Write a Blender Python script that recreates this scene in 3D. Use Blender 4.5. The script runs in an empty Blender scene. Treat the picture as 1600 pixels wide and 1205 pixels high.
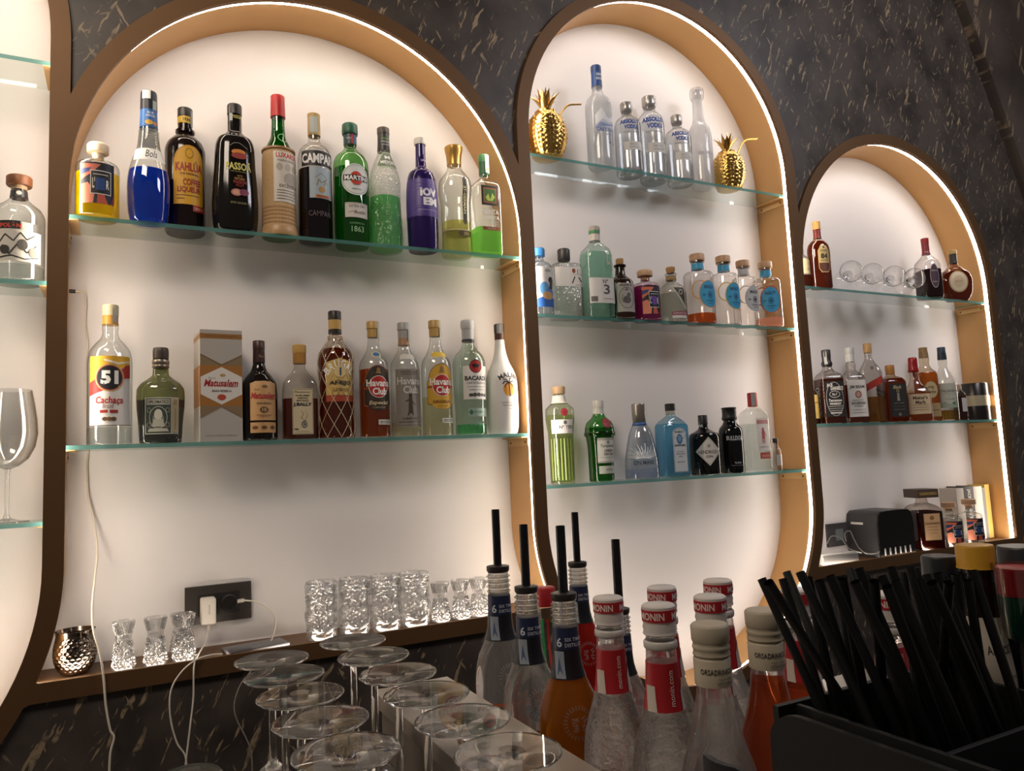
import bpy, bmesh, math, random
import numpy as np
from mathutils import Vector, Matrix
random.seed(7)
S = bpy.context.scene
COL = S.collection
PI = math.pi

# ------------------------------------------------------------------ camera, world, lamps, exposure
CAM = np.array([0.0, -1.75, 1.55])
FPX, YAW, PITCH, ROLL = 1174.28, 0.4767, 0.0993, -0.0453
_F = np.array([math.sin(YAW) * math.cos(PITCH), math.cos(YAW) * math.cos(PITCH), math.sin(PITCH)])
_R0 = np.array([math.cos(YAW), -math.sin(YAW), 0.0])
_U0 = np.cross(_R0, _F)
_R = _R0 * math.cos(ROLL) + _U0 * math.sin(ROLL)
_U = -_R0 * math.sin(ROLL) + _U0 * math.cos(ROLL)
cd = bpy.data.cameras.new('camera')
cam = bpy.data.objects.new('camera', cd)
COL.objects.link(cam)
cd.sensor_width = 36.0
cd.lens = FPX / 1600 * 36
cd.clip_start = 0.02
cam.matrix_world = Matrix(((_R[0], _U[0], -_F[0], CAM[0]), (_R[1], _U[1], -_F[1], CAM[1]),
                           (_R[2], _U[2], -_F[2], CAM[2]), (0, 0, 0, 1)))
S.camera = cam
S.view_settings.view_transform = 'Standard'
S.view_settings.look = 'None'
S.view_settings.gamma = 1
S.view_settings.use_curve_mapping = False
S.view_settings.exposure = 0.82
LED_POWER = 14.5
w = bpy.data.worlds.new('room_air')
S.world = w
w.use_nodes = True
w.node_tree.nodes['Background'].inputs[0].default_value = (1.0, 0.88, 0.78, 1)
w.node_tree.nodes['Background'].inputs[1].default_value = 0.04


def lamp(name, loc, target, size, power, col):
    ld = bpy.data.lights.new(name, 'AREA')
    ld.shape = 'RECTANGLE'
    ld.size, ld.size_y = size
    ld.energy = power
    ld.color = col
    o = bpy.data.objects.new(name, ld)
    COL.objects.link(o)
    o.location = loc
    d = Vector(target) - Vector(loc)
    o.rotation_euler = d.to_track_quat('-Z', 'Y').to_euler()
    return o


lamp('top_fill', (-0.7, -1.5, 3.4), (0.5, 0, 2.3), (0.9, 0.5), 13, (1, 0.84, 0.68))  # added warm fill without a seen fixture, brightens wall and frame from above
lamp('top_fill', (2.6, -1.7, 3.4), (1.9, 0, 2.3), (0.9, 0.5), 9.5, (0.95, 0.93, 1.0))  # added cooler fill for the far niches, likewise unseen
S.cycles.max_bounces = 12
S.cycles.transparent_max_bounces = 40
S.cycles.transmission_bounces = 10
S.cycles.glossy_bounces = 4
S.cycles.diffuse_bounces = 4
S.cycles.sample_clamp_indirect = 6
S.cycles.caustics_reflective = False
S.cycles.caustics_refractive = False
S.cycles.use_denoising = True


# ------------------------------------------------------------------ pixel <-> place (calibrated on the photograph)
def ray(px, py):
    return _F + (px - 800) / FPX * _R - (py - 602.5) / FPX * _U


def on_y(px, py, y):
    v = ray(px, py)
    return CAM + v * (y - CAM[1]) / v[1]


def on_z(px, py, z):
    v = ray(px, py)
    return CAM + v * (z - CAM[2]) / v[2]


def at_depth(px, py, d):
    return CAM + ray(px, py) * d


def proj(p):
    v = np.array(p, float) - CAM
    z = v @ _F
    return 800 + FPX * (v @ _R) / z, 602.5 - FPX * (v @ _U) / z, z


def x_for(px, y, z):
    """x of the point at (y, z) that the camera sees at column px"""
    lo, hi = -3.0, 8.0
    for _ in range(50):
        m = (lo + hi) / 2
        if proj((m, y, z))[0] < px:
            lo = m
        else:
            hi = m
    return (lo + hi) / 2


def z_for(py, x, y):
    lo, hi = 0.0, 4.0
    for _ in range(50):
        m = (lo + hi) / 2
        if proj((x, y, m))[1] > py:
            lo = m
        else:
            hi = m
    return (lo + hi) / 2


# ------------------------------------------------------------------ materials
def lin(h):
    h = h.lstrip('#')
    r = [int(h[i:i + 2], 16) / 255 for i in (0, 2, 4)]
    return tuple(c / 12.92 if c <= 0.04045 else ((c + 0.055) / 1.055) ** 2.4 for c in r) + (1,)


_M = {}


def new_mat(name):
    m = bpy.data.materials.new(name)
    m.use_nodes = True
    nt = m.node_tree
    nt.nodes.clear()
    out = nt.nodes.new('ShaderNodeOutputMaterial')
    return m, nt, out


def paint(h, rough=0.5, metal=0.0, bump=None, name=None):
    k = ('p', h, rough, metal, bump)
    if k in _M:
        return _M[k]
    m, nt, out = new_mat(name or 'paint_' + h)
    b = nt.nodes.new('ShaderNodeBsdfPrincipled')
    b.inputs['Base Color'].default_value = lin(h)
    b.inputs['Roughness'].default_value = rough
    b.inputs['Metallic'].default_value = metal
    if bump:
        n = nt.nodes.new('ShaderNodeTexNoise')
        n.inputs['Scale'].default_value = bump[0]
        n.inputs['Detail'].default_value = 4
        bp = nt.nodes.new('ShaderNodeBump')
        bp.inputs['Strength'].default_value = bump[1]
        bp.inputs['Distance'].default_value = 0.002
        tc = nt.nodes.new('ShaderNodeTexCoord')
        nt.links.new(tc.outputs['Object'], n.inputs['Vector'])
        nt.links.new(n.outputs['Fac'], bp.inputs['Height'])
        nt.links.new(bp.outputs[0], b.inputs['Normal'])
    nt.links.new(b.outputs[0], out.inputs[0])
    _M[k] = m
    return m


def glass(h='f2f6f4', edge=0.42, gloss=0.9, frost=0.0, bump=None, rough=0.02, base=0.095):
    """thin glass: lets light through with a tint, darkens and mirrors towards its edges"""
    k = ('g', h, edge, gloss, frost, bump, rough, base)
    if k in _M:
        return _M[k]
    m, nt, out = new_mat('glass_' + h)
    N, L = nt.nodes, nt.links
    lw = N.new('ShaderNodeLayerWeight')
    lw.inputs['Blend'].default_value = 0.5
    pw = N.new('ShaderNodeMath'); pw.operation = 'POWER'; pw.inputs[1].default_value = 3.0
    L.new(lw.outputs['Facing'], pw.inputs[0])
    mx = N.new('ShaderNodeMix'); mx.data_type = 'RGBA'
    c = tuple(x ** 0.5 for x in lin(h))
    mx.inputs[6].default_value = c
    mx.inputs[7].default_value = tuple(x * edge for x in c[:3]) + (1,)
    L.new(pw.outputs[0], mx.inputs[0])
    tr = N.new('ShaderNodeBsdfTransparent')
    L.new(mx.outputs[2], tr.inputs[0])
    gl = N.new('ShaderNodeBsdfGlossy')
    gl.inputs['Roughness'].default_value = rough
    p2 = N.new('ShaderNodeMath'); p2.operation = 'POWER'; p2.inputs[1].default_value = 4.0
    L.new(lw.outputs['Facing'], p2.inputs[0])
    ma = N.new('ShaderNodeMath'); ma.operation = 'MULTIPLY_ADD'
    ma.inputs[1].default_value = gloss * 0.6; ma.inputs[2].default_value = base
    L.new(p2.outputs[0], ma.inputs[0])
    ms = N.new('ShaderNodeMixShader')
    L.new(ma.outputs[0], ms.inputs[0]); L.new(tr.outputs[0], ms.inputs[1]); L.new(gl.outputs[0], ms.inputs[2])
    last = ms
    if frost:
        df = N.new('ShaderNodeBsdfDiffuse'); df.inputs[0].default_value = (0.8, 0.8, 0.8, 1)
        tl = N.new('ShaderNodeBsdfTranslucent'); tl.inputs[0].default_value = (0.85, 0.85, 0.85, 1)
        m1 = N.new('ShaderNodeMixShader'); m1.inputs[0].default_value = 0.5
        L.new(df.outputs[0], m1.inputs[1]); L.new(tl.outputs[0], m1.inputs[2])
        m2 = N.new('ShaderNodeMixShader'); m2.inputs[0].default_value = frost
        L.new(ms.outputs[0], m2.inputs[1]); L.new(m1.outputs[0], m2.inputs[2])
        last = m2
    if bump:
        n = N.new('ShaderNodeTexVoronoi' if bump[2] else 'ShaderNodeTexNoise')
        n.inputs['Scale'].default_value = bump[0]
        bp = N.new('ShaderNodeBump'); bp.inputs['Strength'].default_value = bump[1]; bp.inputs['Distance'].default_value = 0.003
        tc = N.new('ShaderNodeTexCoord')
        L.new(tc.outputs['Object'], n.inputs['Vector'])
        L.new(n.outputs[0], bp.inputs['Height'])
        L.new(bp.outputs[0], gl.inputs['Normal']); L.new(bp.outputs[0], lw.inputs['Normal'])
    L.new(last.outputs[0], out.inputs[0])
    _M[k] = m
    return m


def liquid(h, dens=0.4):
    k = ('l', h, dens)
    if k in _M:
        return _M[k]
    m, nt, out = new_mat('liquid_' + h)
    N, L = nt.nodes, nt.links
    c = lin(h)
    tr = N.new('ShaderNodeBsdfTransparent'); tr.inputs[0].default_value = tuple(x ** 0.5 for x in c)
    df = N.new('ShaderNodeBsdfDiffuse'); df.inputs[0].default_value = c
    tl = N.new('ShaderNodeBsdfTranslucent'); tl.inputs[0].default_value = c
    m1 = N.new('ShaderNodeMixShader'); m1.inputs[0].default_value = 0.6
    L.new(df.outputs[0], m1.inputs[1]); L.new(tl.outputs[0], m1.inputs[2])
    m2 = N.new('ShaderNodeMixShader'); m2.inputs[0].default_value = dens
    L.new(tr.outputs[0], m2.inputs[1]); L.new(m1.outputs[0], m2.inputs[2])
    L.new(m2.outputs[0], out.inputs[0])
    _M[k] = m
    return m


def solid_glass(h='ffffff', bump=None, rough=0.0, haze=0.0):
    """glass with real thickness and refraction; haze is the milky scatter of pressed glass"""
    k = ('s', h, bump, rough, haze)
    if k in _M:
        return _M[k]
    m, nt, out = new_mat('clear_glass_' + h)
    N, L = nt.nodes, nt.links
    g = N.new('ShaderNodeBsdfGlass')
    g.inputs['Color'].default_value = lin(h)
    g.inputs['IOR'].default_value = 1.46
    g.inputs['Roughness'].default_value = rough
    if bump:
        n = N.new('ShaderNodeTexVoronoi' if bump[2] else 'ShaderNodeTexNoise')
        n.inputs['Scale'].default_value = bump[0]
        bp = N.new('ShaderNodeBump'); bp.inputs['Strength'].default_value = bump[1]; bp.inputs['Distance'].default_value = 0.003
        tc = N.new('ShaderNodeTexCoord')
        L.new(tc.outputs['Object'], n.inputs['Vector'])
        L.new(n.outputs[0], bp.inputs['Height'])
        L.new(bp.outputs[0], g.inputs['Normal'])
    if haze:
        tl = N.new('ShaderNodeBsdfTranslucent'); tl.inputs[0].default_value = (0.9, 0.9, 0.9, 1)
        tr = N.new('ShaderNodeBsdfTransparent')
        ma = N.new('ShaderNodeMixShader'); ma.inputs[0].default_value = 0.8
        L.new(tl.outputs[0], ma.inputs[1]); L.new(tr.outputs[0], ma.inputs[2])
        mb = N.new('ShaderNodeMixShader'); mb.inputs[0].default_value = haze
        L.new(g.outputs[0], mb.inputs[1]); L.new(ma.outputs[0], mb.inputs[2])
        g = mb
    L.new(g.outputs[0], out.inputs[0])
    _M[k] = m
    return m


def emit(h, s, name):
    k = ('e', h, s)
    if k not in _M:
        m, nt, out = new_mat(name)
        e = nt.nodes.new('ShaderNodeEmission')
        e.inputs[0].default_value = lin(h)
        e.inputs[1].default_value = s
        nt.links.new(e.outputs[0], out.inputs[0])
        _M[k] = m
    return _M[k]


def marble_mat(name, base, dark, vein, scale=1.0, amount=1.0):
    """dark stone with short slanted pale dashes"""
    m, nt, out = new_mat(name)
    N, L = nt.nodes, nt.links
    tc = N.new('ShaderNodeTexCoord')
    b = N.new('ShaderNodeBsdfPrincipled')
    b.inputs['Roughness'].default_value = 0.42

    def ramp(src, p0, p1):
        r = N.new('ShaderNodeMapRange'); r.inputs[1].default_value = p0; r.inputs[2].default_value = p1
        L.new(src, r.inputs[0])
        return r.outputs[0]

    def mul(a, c):
        q = N.new('ShaderNodeMath'); q.operation = 'MULTIPLY'
        L.new(a, q.inputs[0])
        if isinstance(c, float):
            q.inputs[1].default_value = c
        else:
            L.new(c, q.inputs[1])
        return q.outputs[0]

    def mx(a, c):
        q = N.new('ShaderNodeMath'); q.operation = 'MAXIMUM'
        L.new(a, q.inputs[0]); L.new(c, q.inputs[1])
        return q.outputs[0]

    wn = N.new('ShaderNodeTexNoise'); wn.inputs['Scale'].default_value = 9 * scale; wn.inputs['Detail'].default_value = 3
    L.new(tc.outputs['Object'], wn.inputs['Vector'])
    warp = N.new('ShaderNodeVectorMath'); warp.operation = 'MULTIPLY_ADD'
    warp.inputs[1].default_value = (0.03, 0.03, 0.03)
    L.new(wn.outputs['Color'], warp.inputs[0]); L.new(tc.outputs['Object'], warp.inputs[2])
    outs = []
    for ang, sx, sz, sc, th in ((-0.42, 17, 2.2, 1.0, 0.615), (0.5, 17, 2.4, 1.0, 0.67), (-0.95, 16, 2.0, 1.0, 0.675)):
        rot = N.new('ShaderNodeMapping')
        rot.inputs['Rotation'].default_value = (0, ang, 0)
        L.new(warp.outputs[0], rot.inputs[0])
        mp = N.new('ShaderNodeMapping')
        mp.inputs['Scale'].default_value = (sx * scale, 1, sz * scale)
        mp.inputs['Location'].default_value = (ang * 7, 3.1 * ang, 2.2)
        L.new(rot.outputs[0], mp.inputs[0])
        n = N.new('ShaderNodeTexNoise'); n.inputs['Scale'].default_value = 3.4 * sc; n.inputs['Detail'].default_value = 2.5
        n.inputs['Roughness'].default_value = 0.55
        L.new(mp.outputs[0], n.inputs['Vector'])
        outs.append(ramp(n.outputs['Fac'], th, th + 0.03))
    v = outs[0]
    for o_ in outs[1:]:
        v = mx(v, o_)
    msk = N.new('ShaderNodeTexNoise'); msk.inputs['Scale'].default_value = 26 * scale; msk.inputs['Detail'].default_value = 3
    L.new(tc.outputs['Object'], msk.inputs['Vector'])
    v = mul(mul(v, ramp(msk.outputs['Fac'], 0.40, 0.55)), amount)
    big = N.new('ShaderNodeTexNoise'); big.inputs['Scale'].default_value = 4.5 * scale; big.inputs['Detail'].default_value = 6
    L.new(warp.outputs[0], big.inputs['Vector'])
    c1 = N.new('ShaderNodeMix'); c1.data_type = 'RGBA'
    c1.inputs[6].default_value = lin(dark); c1.inputs[7].default_value = lin(base)
    L.new(ramp(big.outputs['Fac'], 0.33, 0.6), c1.inputs[0])
    c2 = N.new('ShaderNodeMix'); c2.data_type = 'RGBA'
    c2.inputs[7].default_value = lin(vein)
    L.new(c1.outputs[2], c2.inputs[6]); L.new(v, c2.inputs[0])
    L.new(c2.outputs[2], b.inputs['Base Color'])
    L.new(b.outputs[0], out.inputs[0])
    return m


def metal_mat(name, h, rough, metal=0.85, bump=(60, 0.05), var=None):
    m, nt, out = new_mat(name)
    N, L = nt.nodes, nt.links
    b = N.new('ShaderNodeBsdfPrincipled')
    b.inputs['Base Color'].default_value = lin(h)
    b.inputs['Metallic'].default_value = metal
    b.inputs['Roughness'].default_value = rough
    tc = N.new('ShaderNodeTexCoord')
    n = N.new('ShaderNodeTexNoise'); n.inputs['Scale'].default_value = bump[0]; n.inputs['Detail'].default_value = 4
    L.new(tc.outputs['Object'], n.inputs['Vector'])
    if var:
        mx = N.new('ShaderNodeMix'); mx.data_type = 'RGBA'
        mx.inputs[6].default_value = lin(h); mx.inputs[7].default_value = lin(var)
        n2 = N.new('ShaderNodeTexNoise'); n2.inputs['Scale'].default_value = 5; n2.inputs['Detail'].default_value = 5
        L.new(tc.outputs['Object'], n2.inputs['Vector']); L.new(n2.outputs['Fac'], mx.inputs[0])
        L.new(mx.outputs[2], b.inputs['Base Color'])
    bp = N.new('ShaderNodeBump'); bp.inputs['Strength'].default_value = bump[1]; bp.inputs['Distance'].default_value = 0.002
    L.new(n.outputs['Fac'], bp.inputs['Height']); L.new(bp.outputs[0], b.inputs['Normal'])
    L.new(b.outputs[0], out.inputs[0])
    return m


MARBLE = marble_mat('dark_veined_stone', '554c46', '3a3330', 'a08c70', 1.6)
MARBLE_R = marble_mat('brown_veined_stone', '5e524a', '3c3430', 'a08a70', 0.6, 0.8)
BRONZE = metal_mat('satin_bronze', '785837', 0.5, 0.4, (60, 0.05), '684a2f')
GOLD = metal_mat('satin_gold_paint', 'd3a66c', 0.42, 0.35, (14, 0.06), 'c99a63')
PANEL = paint('efe9e6', 0.5, 0, (30, 0.02), 'white_back_panel')
BRASS = paint('d9b27a', 0.3, 0.7)
LED = emit('fff1de', LED_POWER, 'led_diffuser')
LED_FAR = emit('fff1e2', LED_POWER * 0.85, 'led_diffuser')


# ------------------------------------------------------------------ mesh helpers
def link(name, me, mats, parent=None, smooth=None):
    for m in (mats if isinstance(mats, (list, tuple)) else [mats]):
        me.materials.append(m)
    o = bpy.data.objects.new(name, me)
    COL.objects.link(o)
    if parent is not None:
        o.parent = parent
    if smooth is not None:
        me.shade_smooth()
        me.set_sharp_from_angle(angle=math.radians(smooth))
    return o


def pyd(name, vs, fs, mats, parent=None, smooth=None, mi=None):
    me = bpy.data.meshes.new(name)
    me.from_pydata([tuple(map(float, v)) for v in vs], [], fs)
    if mi is not None:
        me.polygons.foreach_set('material_index', mi)
    me.update()
    return link(name, me, mats, parent, smooth)


def from_bm(name, bm, mats, parent=None, smooth=None, normals=True):
    if normals:
        bmesh.ops.recalc_face_normals(bm, faces=bm.faces)
    me = bpy.data.meshes.new(name)
    bm.to_mesh(me)
    bm.free()
    return link(name, me, mats, parent, smooth)


def add_box(bm, a, b, bev=0.0, mat=0, rot=None, piv=None):
    t = bmesh.new()
    bmesh.ops.create_cube(t, size=1)
    c = [(a[i] + b[i]) / 2 for i in range(3)]
    s = [abs(b[i] - a[i]) for i in range(3)]
    for v in t.verts:
        v.co = Vector((v.co[0] * s[0], v.co[1] * s[1], v.co[2] * s[2]))
    if bev:
        bmesh.ops.bevel(t, geom=list(t.edges), offset=min(bev, min(s) * 0.45), segments=3, profile=0.6, affect='EDGES')
    M = Matrix.Translation(c)
    if rot is not None:
        M = Matrix.Translation(c) @ rot
    for f in t.faces:
        f.material_index = mat
    me = bpy.data.meshes.new('tmp')
    t.to_mesh(me); t.free()
    me.transform(M)
    bm.from_mesh(me)
    bpy.data.meshes.remove(me)


def box(name, a, b, mat, parent=None, bev=0.0):
    bm = bmesh.new()
    add_box(bm, a, b, bev)
    return from_bm(name, bm, mat, parent, 35)


def tube_mesh(bm, pts, r, N=10, mat=0, closed=False, cap=True):
    """swept round tube; r may be one radius or one per point"""
    P = [Vector(p) for p in pts]
    rs = r if isinstance(r, (list, tuple)) else [r] * len(P)
    rings = []
    prev = None
    for i, p in enumerate(P):
        d = (P[min(i + 1, len(P) - 1)] - P[max(i - 1, 0)]).normalized()
        if prev is None:
            prev = d.orthogonal().normalized()
        n = (prev - d * prev.dot(d)).normalized()
        prev = n
        bn = d.cross(n)
        rings.append([bm.verts.new(p + (n * math.cos(2 * PI * k / N) + bn * math.sin(2 * PI * k / N)) * rs[i]) for k in range(N)])
    fs = []
    for a, b in zip(rings[:-1], rings[1:]):
        for k in range(N):
            fs.append(bm.faces.new((a[k], a[(k + 1) % N], b[(k + 1) % N], b[k])))
    if cap:
        fs.append(bm.faces.new(rings[0][::-1])); fs.append(bm.faces.new(rings[-1]))
    for f in fs:
        f.material_index = mat


def spline(pts, n=8):
    """Catmull-Rom through the points"""
    P = [np.array(p, float) for p in pts]
    P = [2 * P[0] - P[1]] + P + [2 * P[-1] - P[-2]]
    out = []
    for i in range(1, len(P) - 2):
        for k in range(n):
            t = k / n
            a, b, c, d = P[i - 1], P[i], P[i + 1], P[i + 2]
            out.append(0.5 * ((2 * b) + (-a + c) * t + (2 * a - 5 * b + 4 * c - d) * t * t + (-a + 3 * b - 3 * c + d) * t ** 3))
    out.append(P[-2])
    return out


def tube(name, pts, r, mat, parent=None, N=10):
    bm = bmesh.new()
    tube_mesh(bm, pts, r, N)
    return from_bm(name, bm, mat, parent, 60)


def lathe_mesh(bm, prof, N=32, center=(0, 0, 0), mat=0, disp=None):
    rings = []
    cx, cy, cz = center
    for (r, z) in prof:
        if r < 1e-6:
            rings.append([bm.verts.new((cx, cy, cz + z))])
        else:
            rg = []
            for k in range(N):
                t = 2 * PI * k / N
                rr = r + (disp(t, z, r) if disp else 0)
                rg.append(bm.verts.new((cx + rr * math.sin(t), cy - rr * math.cos(t), cz + z)))
            rings.append(rg)
    for a, b in zip(rings[:-1], rings[1:]):
        if len(a) == 1 and len(b) == 1:
            continue
        for k in range(N):
            k2 = (k + 1) % N
            if len(a) == 1:
                f = bm.faces.new((a[0], b[k2], b[k]))
            elif len(b) == 1:
                f = bm.faces.new((a[k], a[k2], b[0]))
            else:
                f = bm.faces.new((a[k], a[k2], b[k2], b[k]))
            f.material_index = mat


def lathe(name, prof, mat, parent=None, N=32, smooth=40, disp=None):
    bm = bmesh.new()
    lathe_mesh(bm, prof, N, disp=disp)
    return from_bm(name, bm, mat, parent, smooth)


def prism(name, pts, y0, y1, mat, parent=None, smooth=30, axis='y'):
    """outline in x,z pushed from y0 to y1"""
    n = len(pts)
    if axis == 'y':
        vs = [(p[0], y0, p[1]) for p in pts] + [(p[0], y1, p[1]) for p in pts]
    elif axis == 'z':
        vs = [(p[0], p[1], y0) for p in pts] + [(p[0], p[1], y1) for p in pts]
    else:
        vs = [(y0, p[0], p[1]) for p in pts] + [(y1, p[0], p[1]) for p in pts]
    fs = [tuple(range(n)), tuple(range(2 * n - 1, n - 1, -1))] + [(i, (i + 1) % n, (i + 1) % n + n, i + n) for i in range(n)]
    bm = bmesh.new()
    V = [bm.verts.new(v) for v in vs]
    for f in fs:
        bm.faces.new([V[i] for i in f])
    return from_bm(name, bm, mat, parent, smooth)


def thing(name, label, cat, loc=(0, 0, 0), rz=0.0, group=None):
    o = bpy.data.objects.new(name, None)
    o.empty_display_size = 0.02
    COL.objects.link(o)
    o.location = [float(v) for v in loc]
    o.rotation_euler = (0, 0, rz)
    return tag(o, label, cat, group)


def tag(o, label, cat, group=None):
    o['label'] = label
    o['category'] = cat
    if group:
        o['group'] = group
    return o


def struct(o):
    o['kind'] = 'structure'
    return o


# ------------------------------------------------------------------ flat artwork (print, lettering) wrapped on a surface
_TXT = {}


def text_geo(s, bold):
    k = (s, bold)
    if k in _TXT:
        return _TXT[k]
    cu = bpy.data.curves.new('t', 'FONT')
    cu.body = s
    cu.size = 1
    cu.resolution_u = 2
    cu.offset = bold
    o = bpy.data.objects.new('t', cu)
    me = bpy.data.meshes.new_from_object(o)
    V = np.array([v.co[:2] for v in me.vertices]) if len(me.vertices) else np.zeros((0, 2))
    Fc = [tuple(p.vertices) for p in me.polygons]
    bpy.data.objects.remove(o)
    bpy.data.curves.remove(cu)
    bpy.data.meshes.remove(me)
    if len(V):
        lo, hi = V.min(0), V.max(0)
        V = V - (lo + hi) / 2
        V = V / (hi[1] - lo[1])
    _TXT[k] = (V, Fc)
    return _TXT[k]


def art(name, items, fmap, parent, cut=None, cutv=None, unit=1.0, rough=0.5, base_off=0.00025, step=0.00012):
    """items are flat shapes in (u, v); fmap(u, v, off) -> xyz.
    ('r',u0,v0,u1,v1,col[,radius]) ('c',u,v,ru,rv,col) ('o',u,v,ru,rv,thick,col) ('p',[pts],col)
    ('t',text,u,v,h,col[,width[,bold[,shear[,rot]]]]) ('l',[pts],width,col)"""
    mats, idx = [], {}
    V3, F3, MI = [], [], []

    def col_index(h):
        key = h if isinstance(h, str) else id(h)
        if key not in idx:
            idx[key] = len(mats)
            mats.append(paint(h, rough) if isinstance(h, str) else h)
        return idx[key]

    for li, it in enumerate(items):
        bm = bmesh.new()
        k = it[0]
        col = None

        def poly(pts):
            vs = [bm.verts.new((p[0], p[1], 0)) for p in pts]
            try:
                bm.faces.new(vs)
            except ValueError:
                pass
        if k == 'r':
            u0, v0, u1, v1, col = it[1:6]
            rad = it[6] if len(it) > 6 else 0
            if rad:
                pts = []
                for cx, cy, a0 in ((u1 - rad, v1 - rad, 0), (u0 + rad, v1 - rad, 90), (u0 + rad, v0 + rad, 180), (u1 - rad, v0 + rad, 270)):
                    for q in range(5):
                        a = math.radians(a0 + q * 22.5)
                        pts.append((cx + rad * math.cos(a), cy + rad * math.sin(a)))
                poly(pts)
            else:
                poly([(u0, v0), (u1, v0), (u1, v1), (u0, v1)])
        elif k == 'c':
            u, v, ru, rv, col = it[1:6]
            poly([(u + ru * math.cos(2 * PI * q / 28), v + rv * math.sin(2 * PI * q / 28)) for q in range(28)])
        elif k == 'o':
            u, v, ru, rv, th, col = it[1:7]
            n = 28
            a = [bm.verts.new((u + ru * math.cos(2 * PI * q / n), v + rv * math.sin(2 * PI * q / n), 0)) for q in range(n)]
            b = [bm.verts.new((u + (ru - th) * math.cos(2 * PI * q / n), v + (rv - th) * math.sin(2 * PI * q / n), 0)) for q in range(n)]
            for q in range(n):
                bm.faces.new((a[q], a[(q + 1) % n], b[(q + 1) % n], b[q]))
        elif k == 'p':
            poly(it[1]); col = it[2]
        elif k == 'l':
            pts, wd, col = it[1:4]
            for p, q in zip(pts[:-1], pts[1:]):
                d = np.array(q, float) - np.array(p, float)
                L_ = np.hypot(*d)
                if L_ < 1e-9:
                    continue
                n = np.array([-d[1], d[0]]) / L_ * wd / 2
                poly([p + n, p - n, q - n, q + n])
        elif k == 't':
            s, u, v, h, col = it[1:6]
            wd = it[6] if len(it) > 6 else None
            bold = it[7] if len(it) > 7 else 0.0
            sh = it[8] if len(it) > 8 else 0.0
            rot = it[9] if len(it) > 9 else 0.0
            TV, TF = text_geo(s, bold)
            if len(TV) == 0:
                bm.free()
                continue
            X = TV.copy() * h
            X[:, 0] += sh * X[:, 1]
            if wd:
                X[:, 0] *= wd / max(1e-9, X[:, 0].max() - X[:, 0].min())
            if rot:
                a = math.radians(rot)
                X = np.stack([X[:, 0] * math.cos(a) - X[:, 1] * math.sin(a), X[:, 0] * math.sin(a) + X[:, 1] * math.cos(a)], 1)
            vs = [bm.verts.new((x[0] + u, x[1] + v, 0)) for x in X]
            for f in TF:
                try:
                    bm.faces.new([vs[i] for i in f])
                except ValueError:
                    pass
        if not bm.faces:
            bm.free()
            continue
        for f in bm.faces:
            f.normal_update()
            if f.normal.z < 0:
                f.normal_flip()
        co = np.array([v.co[:2] for v in bm.verts])
        for ax, stp in ((0, cut), (1, cutv)):
            if not stp:
                continue
            lo, hi = co[:, ax].min(), co[:, ax].max()
            c = math.ceil(lo / stp) * stp
            cnt = 0
            while c < hi and cnt < 60:
                if c > lo + 1e-6:
                    no = (1, 0, 0) if ax == 0 else (0, 1, 0)
                    pc = (c, 0, 0) if ax == 0 else (0, c, 0)
                    bmesh.ops.bisect_plane(bm, geom=list(bm.verts) + list(bm.edges) + list(bm.faces), plane_co=pc, plane_no=no, dist=1e-6)
                c += stp
                cnt += 1
        off = base_off + step * li
        b0 = len(V3)
        bm.verts.index_update()
        for v in bm.verts:
            V3.append(fmap(v.co[0] * unit, v.co[1] * unit, off))
        ci = col_index(col)
        for f in bm.faces:
            F3.append(tuple(b0 + v.index for v in f.verts))
            MI.append(ci)
        bm.free()
    o = pyd(name, V3, F3, mats, parent, None, MI)
    o.data.shade_smooth()
    o.data.set_sharp_from_angle(angle=math.radians(50))
    return o


def flat_map(origin, ux, vx, nx):
    o, ux, vx, nx = (np.array(a, float) for a in (origin, ux, vx, nx))
    return lambda u, v, off: tuple(o + ux * u + vx * v + nx * off)


# ------------------------------------------------------------------ bottles: lathe or rounded-box bodies with wrapped labels
def pchip(zs, ys, q):
    zs = np.array(zs, float); ys = np.array(ys, float)
    h = np.diff(zs); d = np.diff(ys) / h
    m = np.zeros(len(zs))
    for i in range(1, len(zs) - 1):
        if d[i - 1] * d[i] > 0:
            w1, w2 = 2 * h[i] + h[i - 1], h[i] + 2 * h[i - 1]
            m[i] = (w1 + w2) / (w1 / d[i - 1] + w2 / d[i])
    m[0], m[-1] = d[0], d[-1]
    i = np.clip(np.searchsorted(zs, q) - 1, 0, len(zs) - 2)
    t = (q - zs[i]) / h[i]
    return ((1 + 2 * t) * (1 - t) ** 2 * ys[i] + t * (1 - t) ** 2 * h[i] * m[i] + t * t * (3 - 2 * t) * ys[i + 1] + t * t * (t - 1) * h[i] * m[i + 1])


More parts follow.
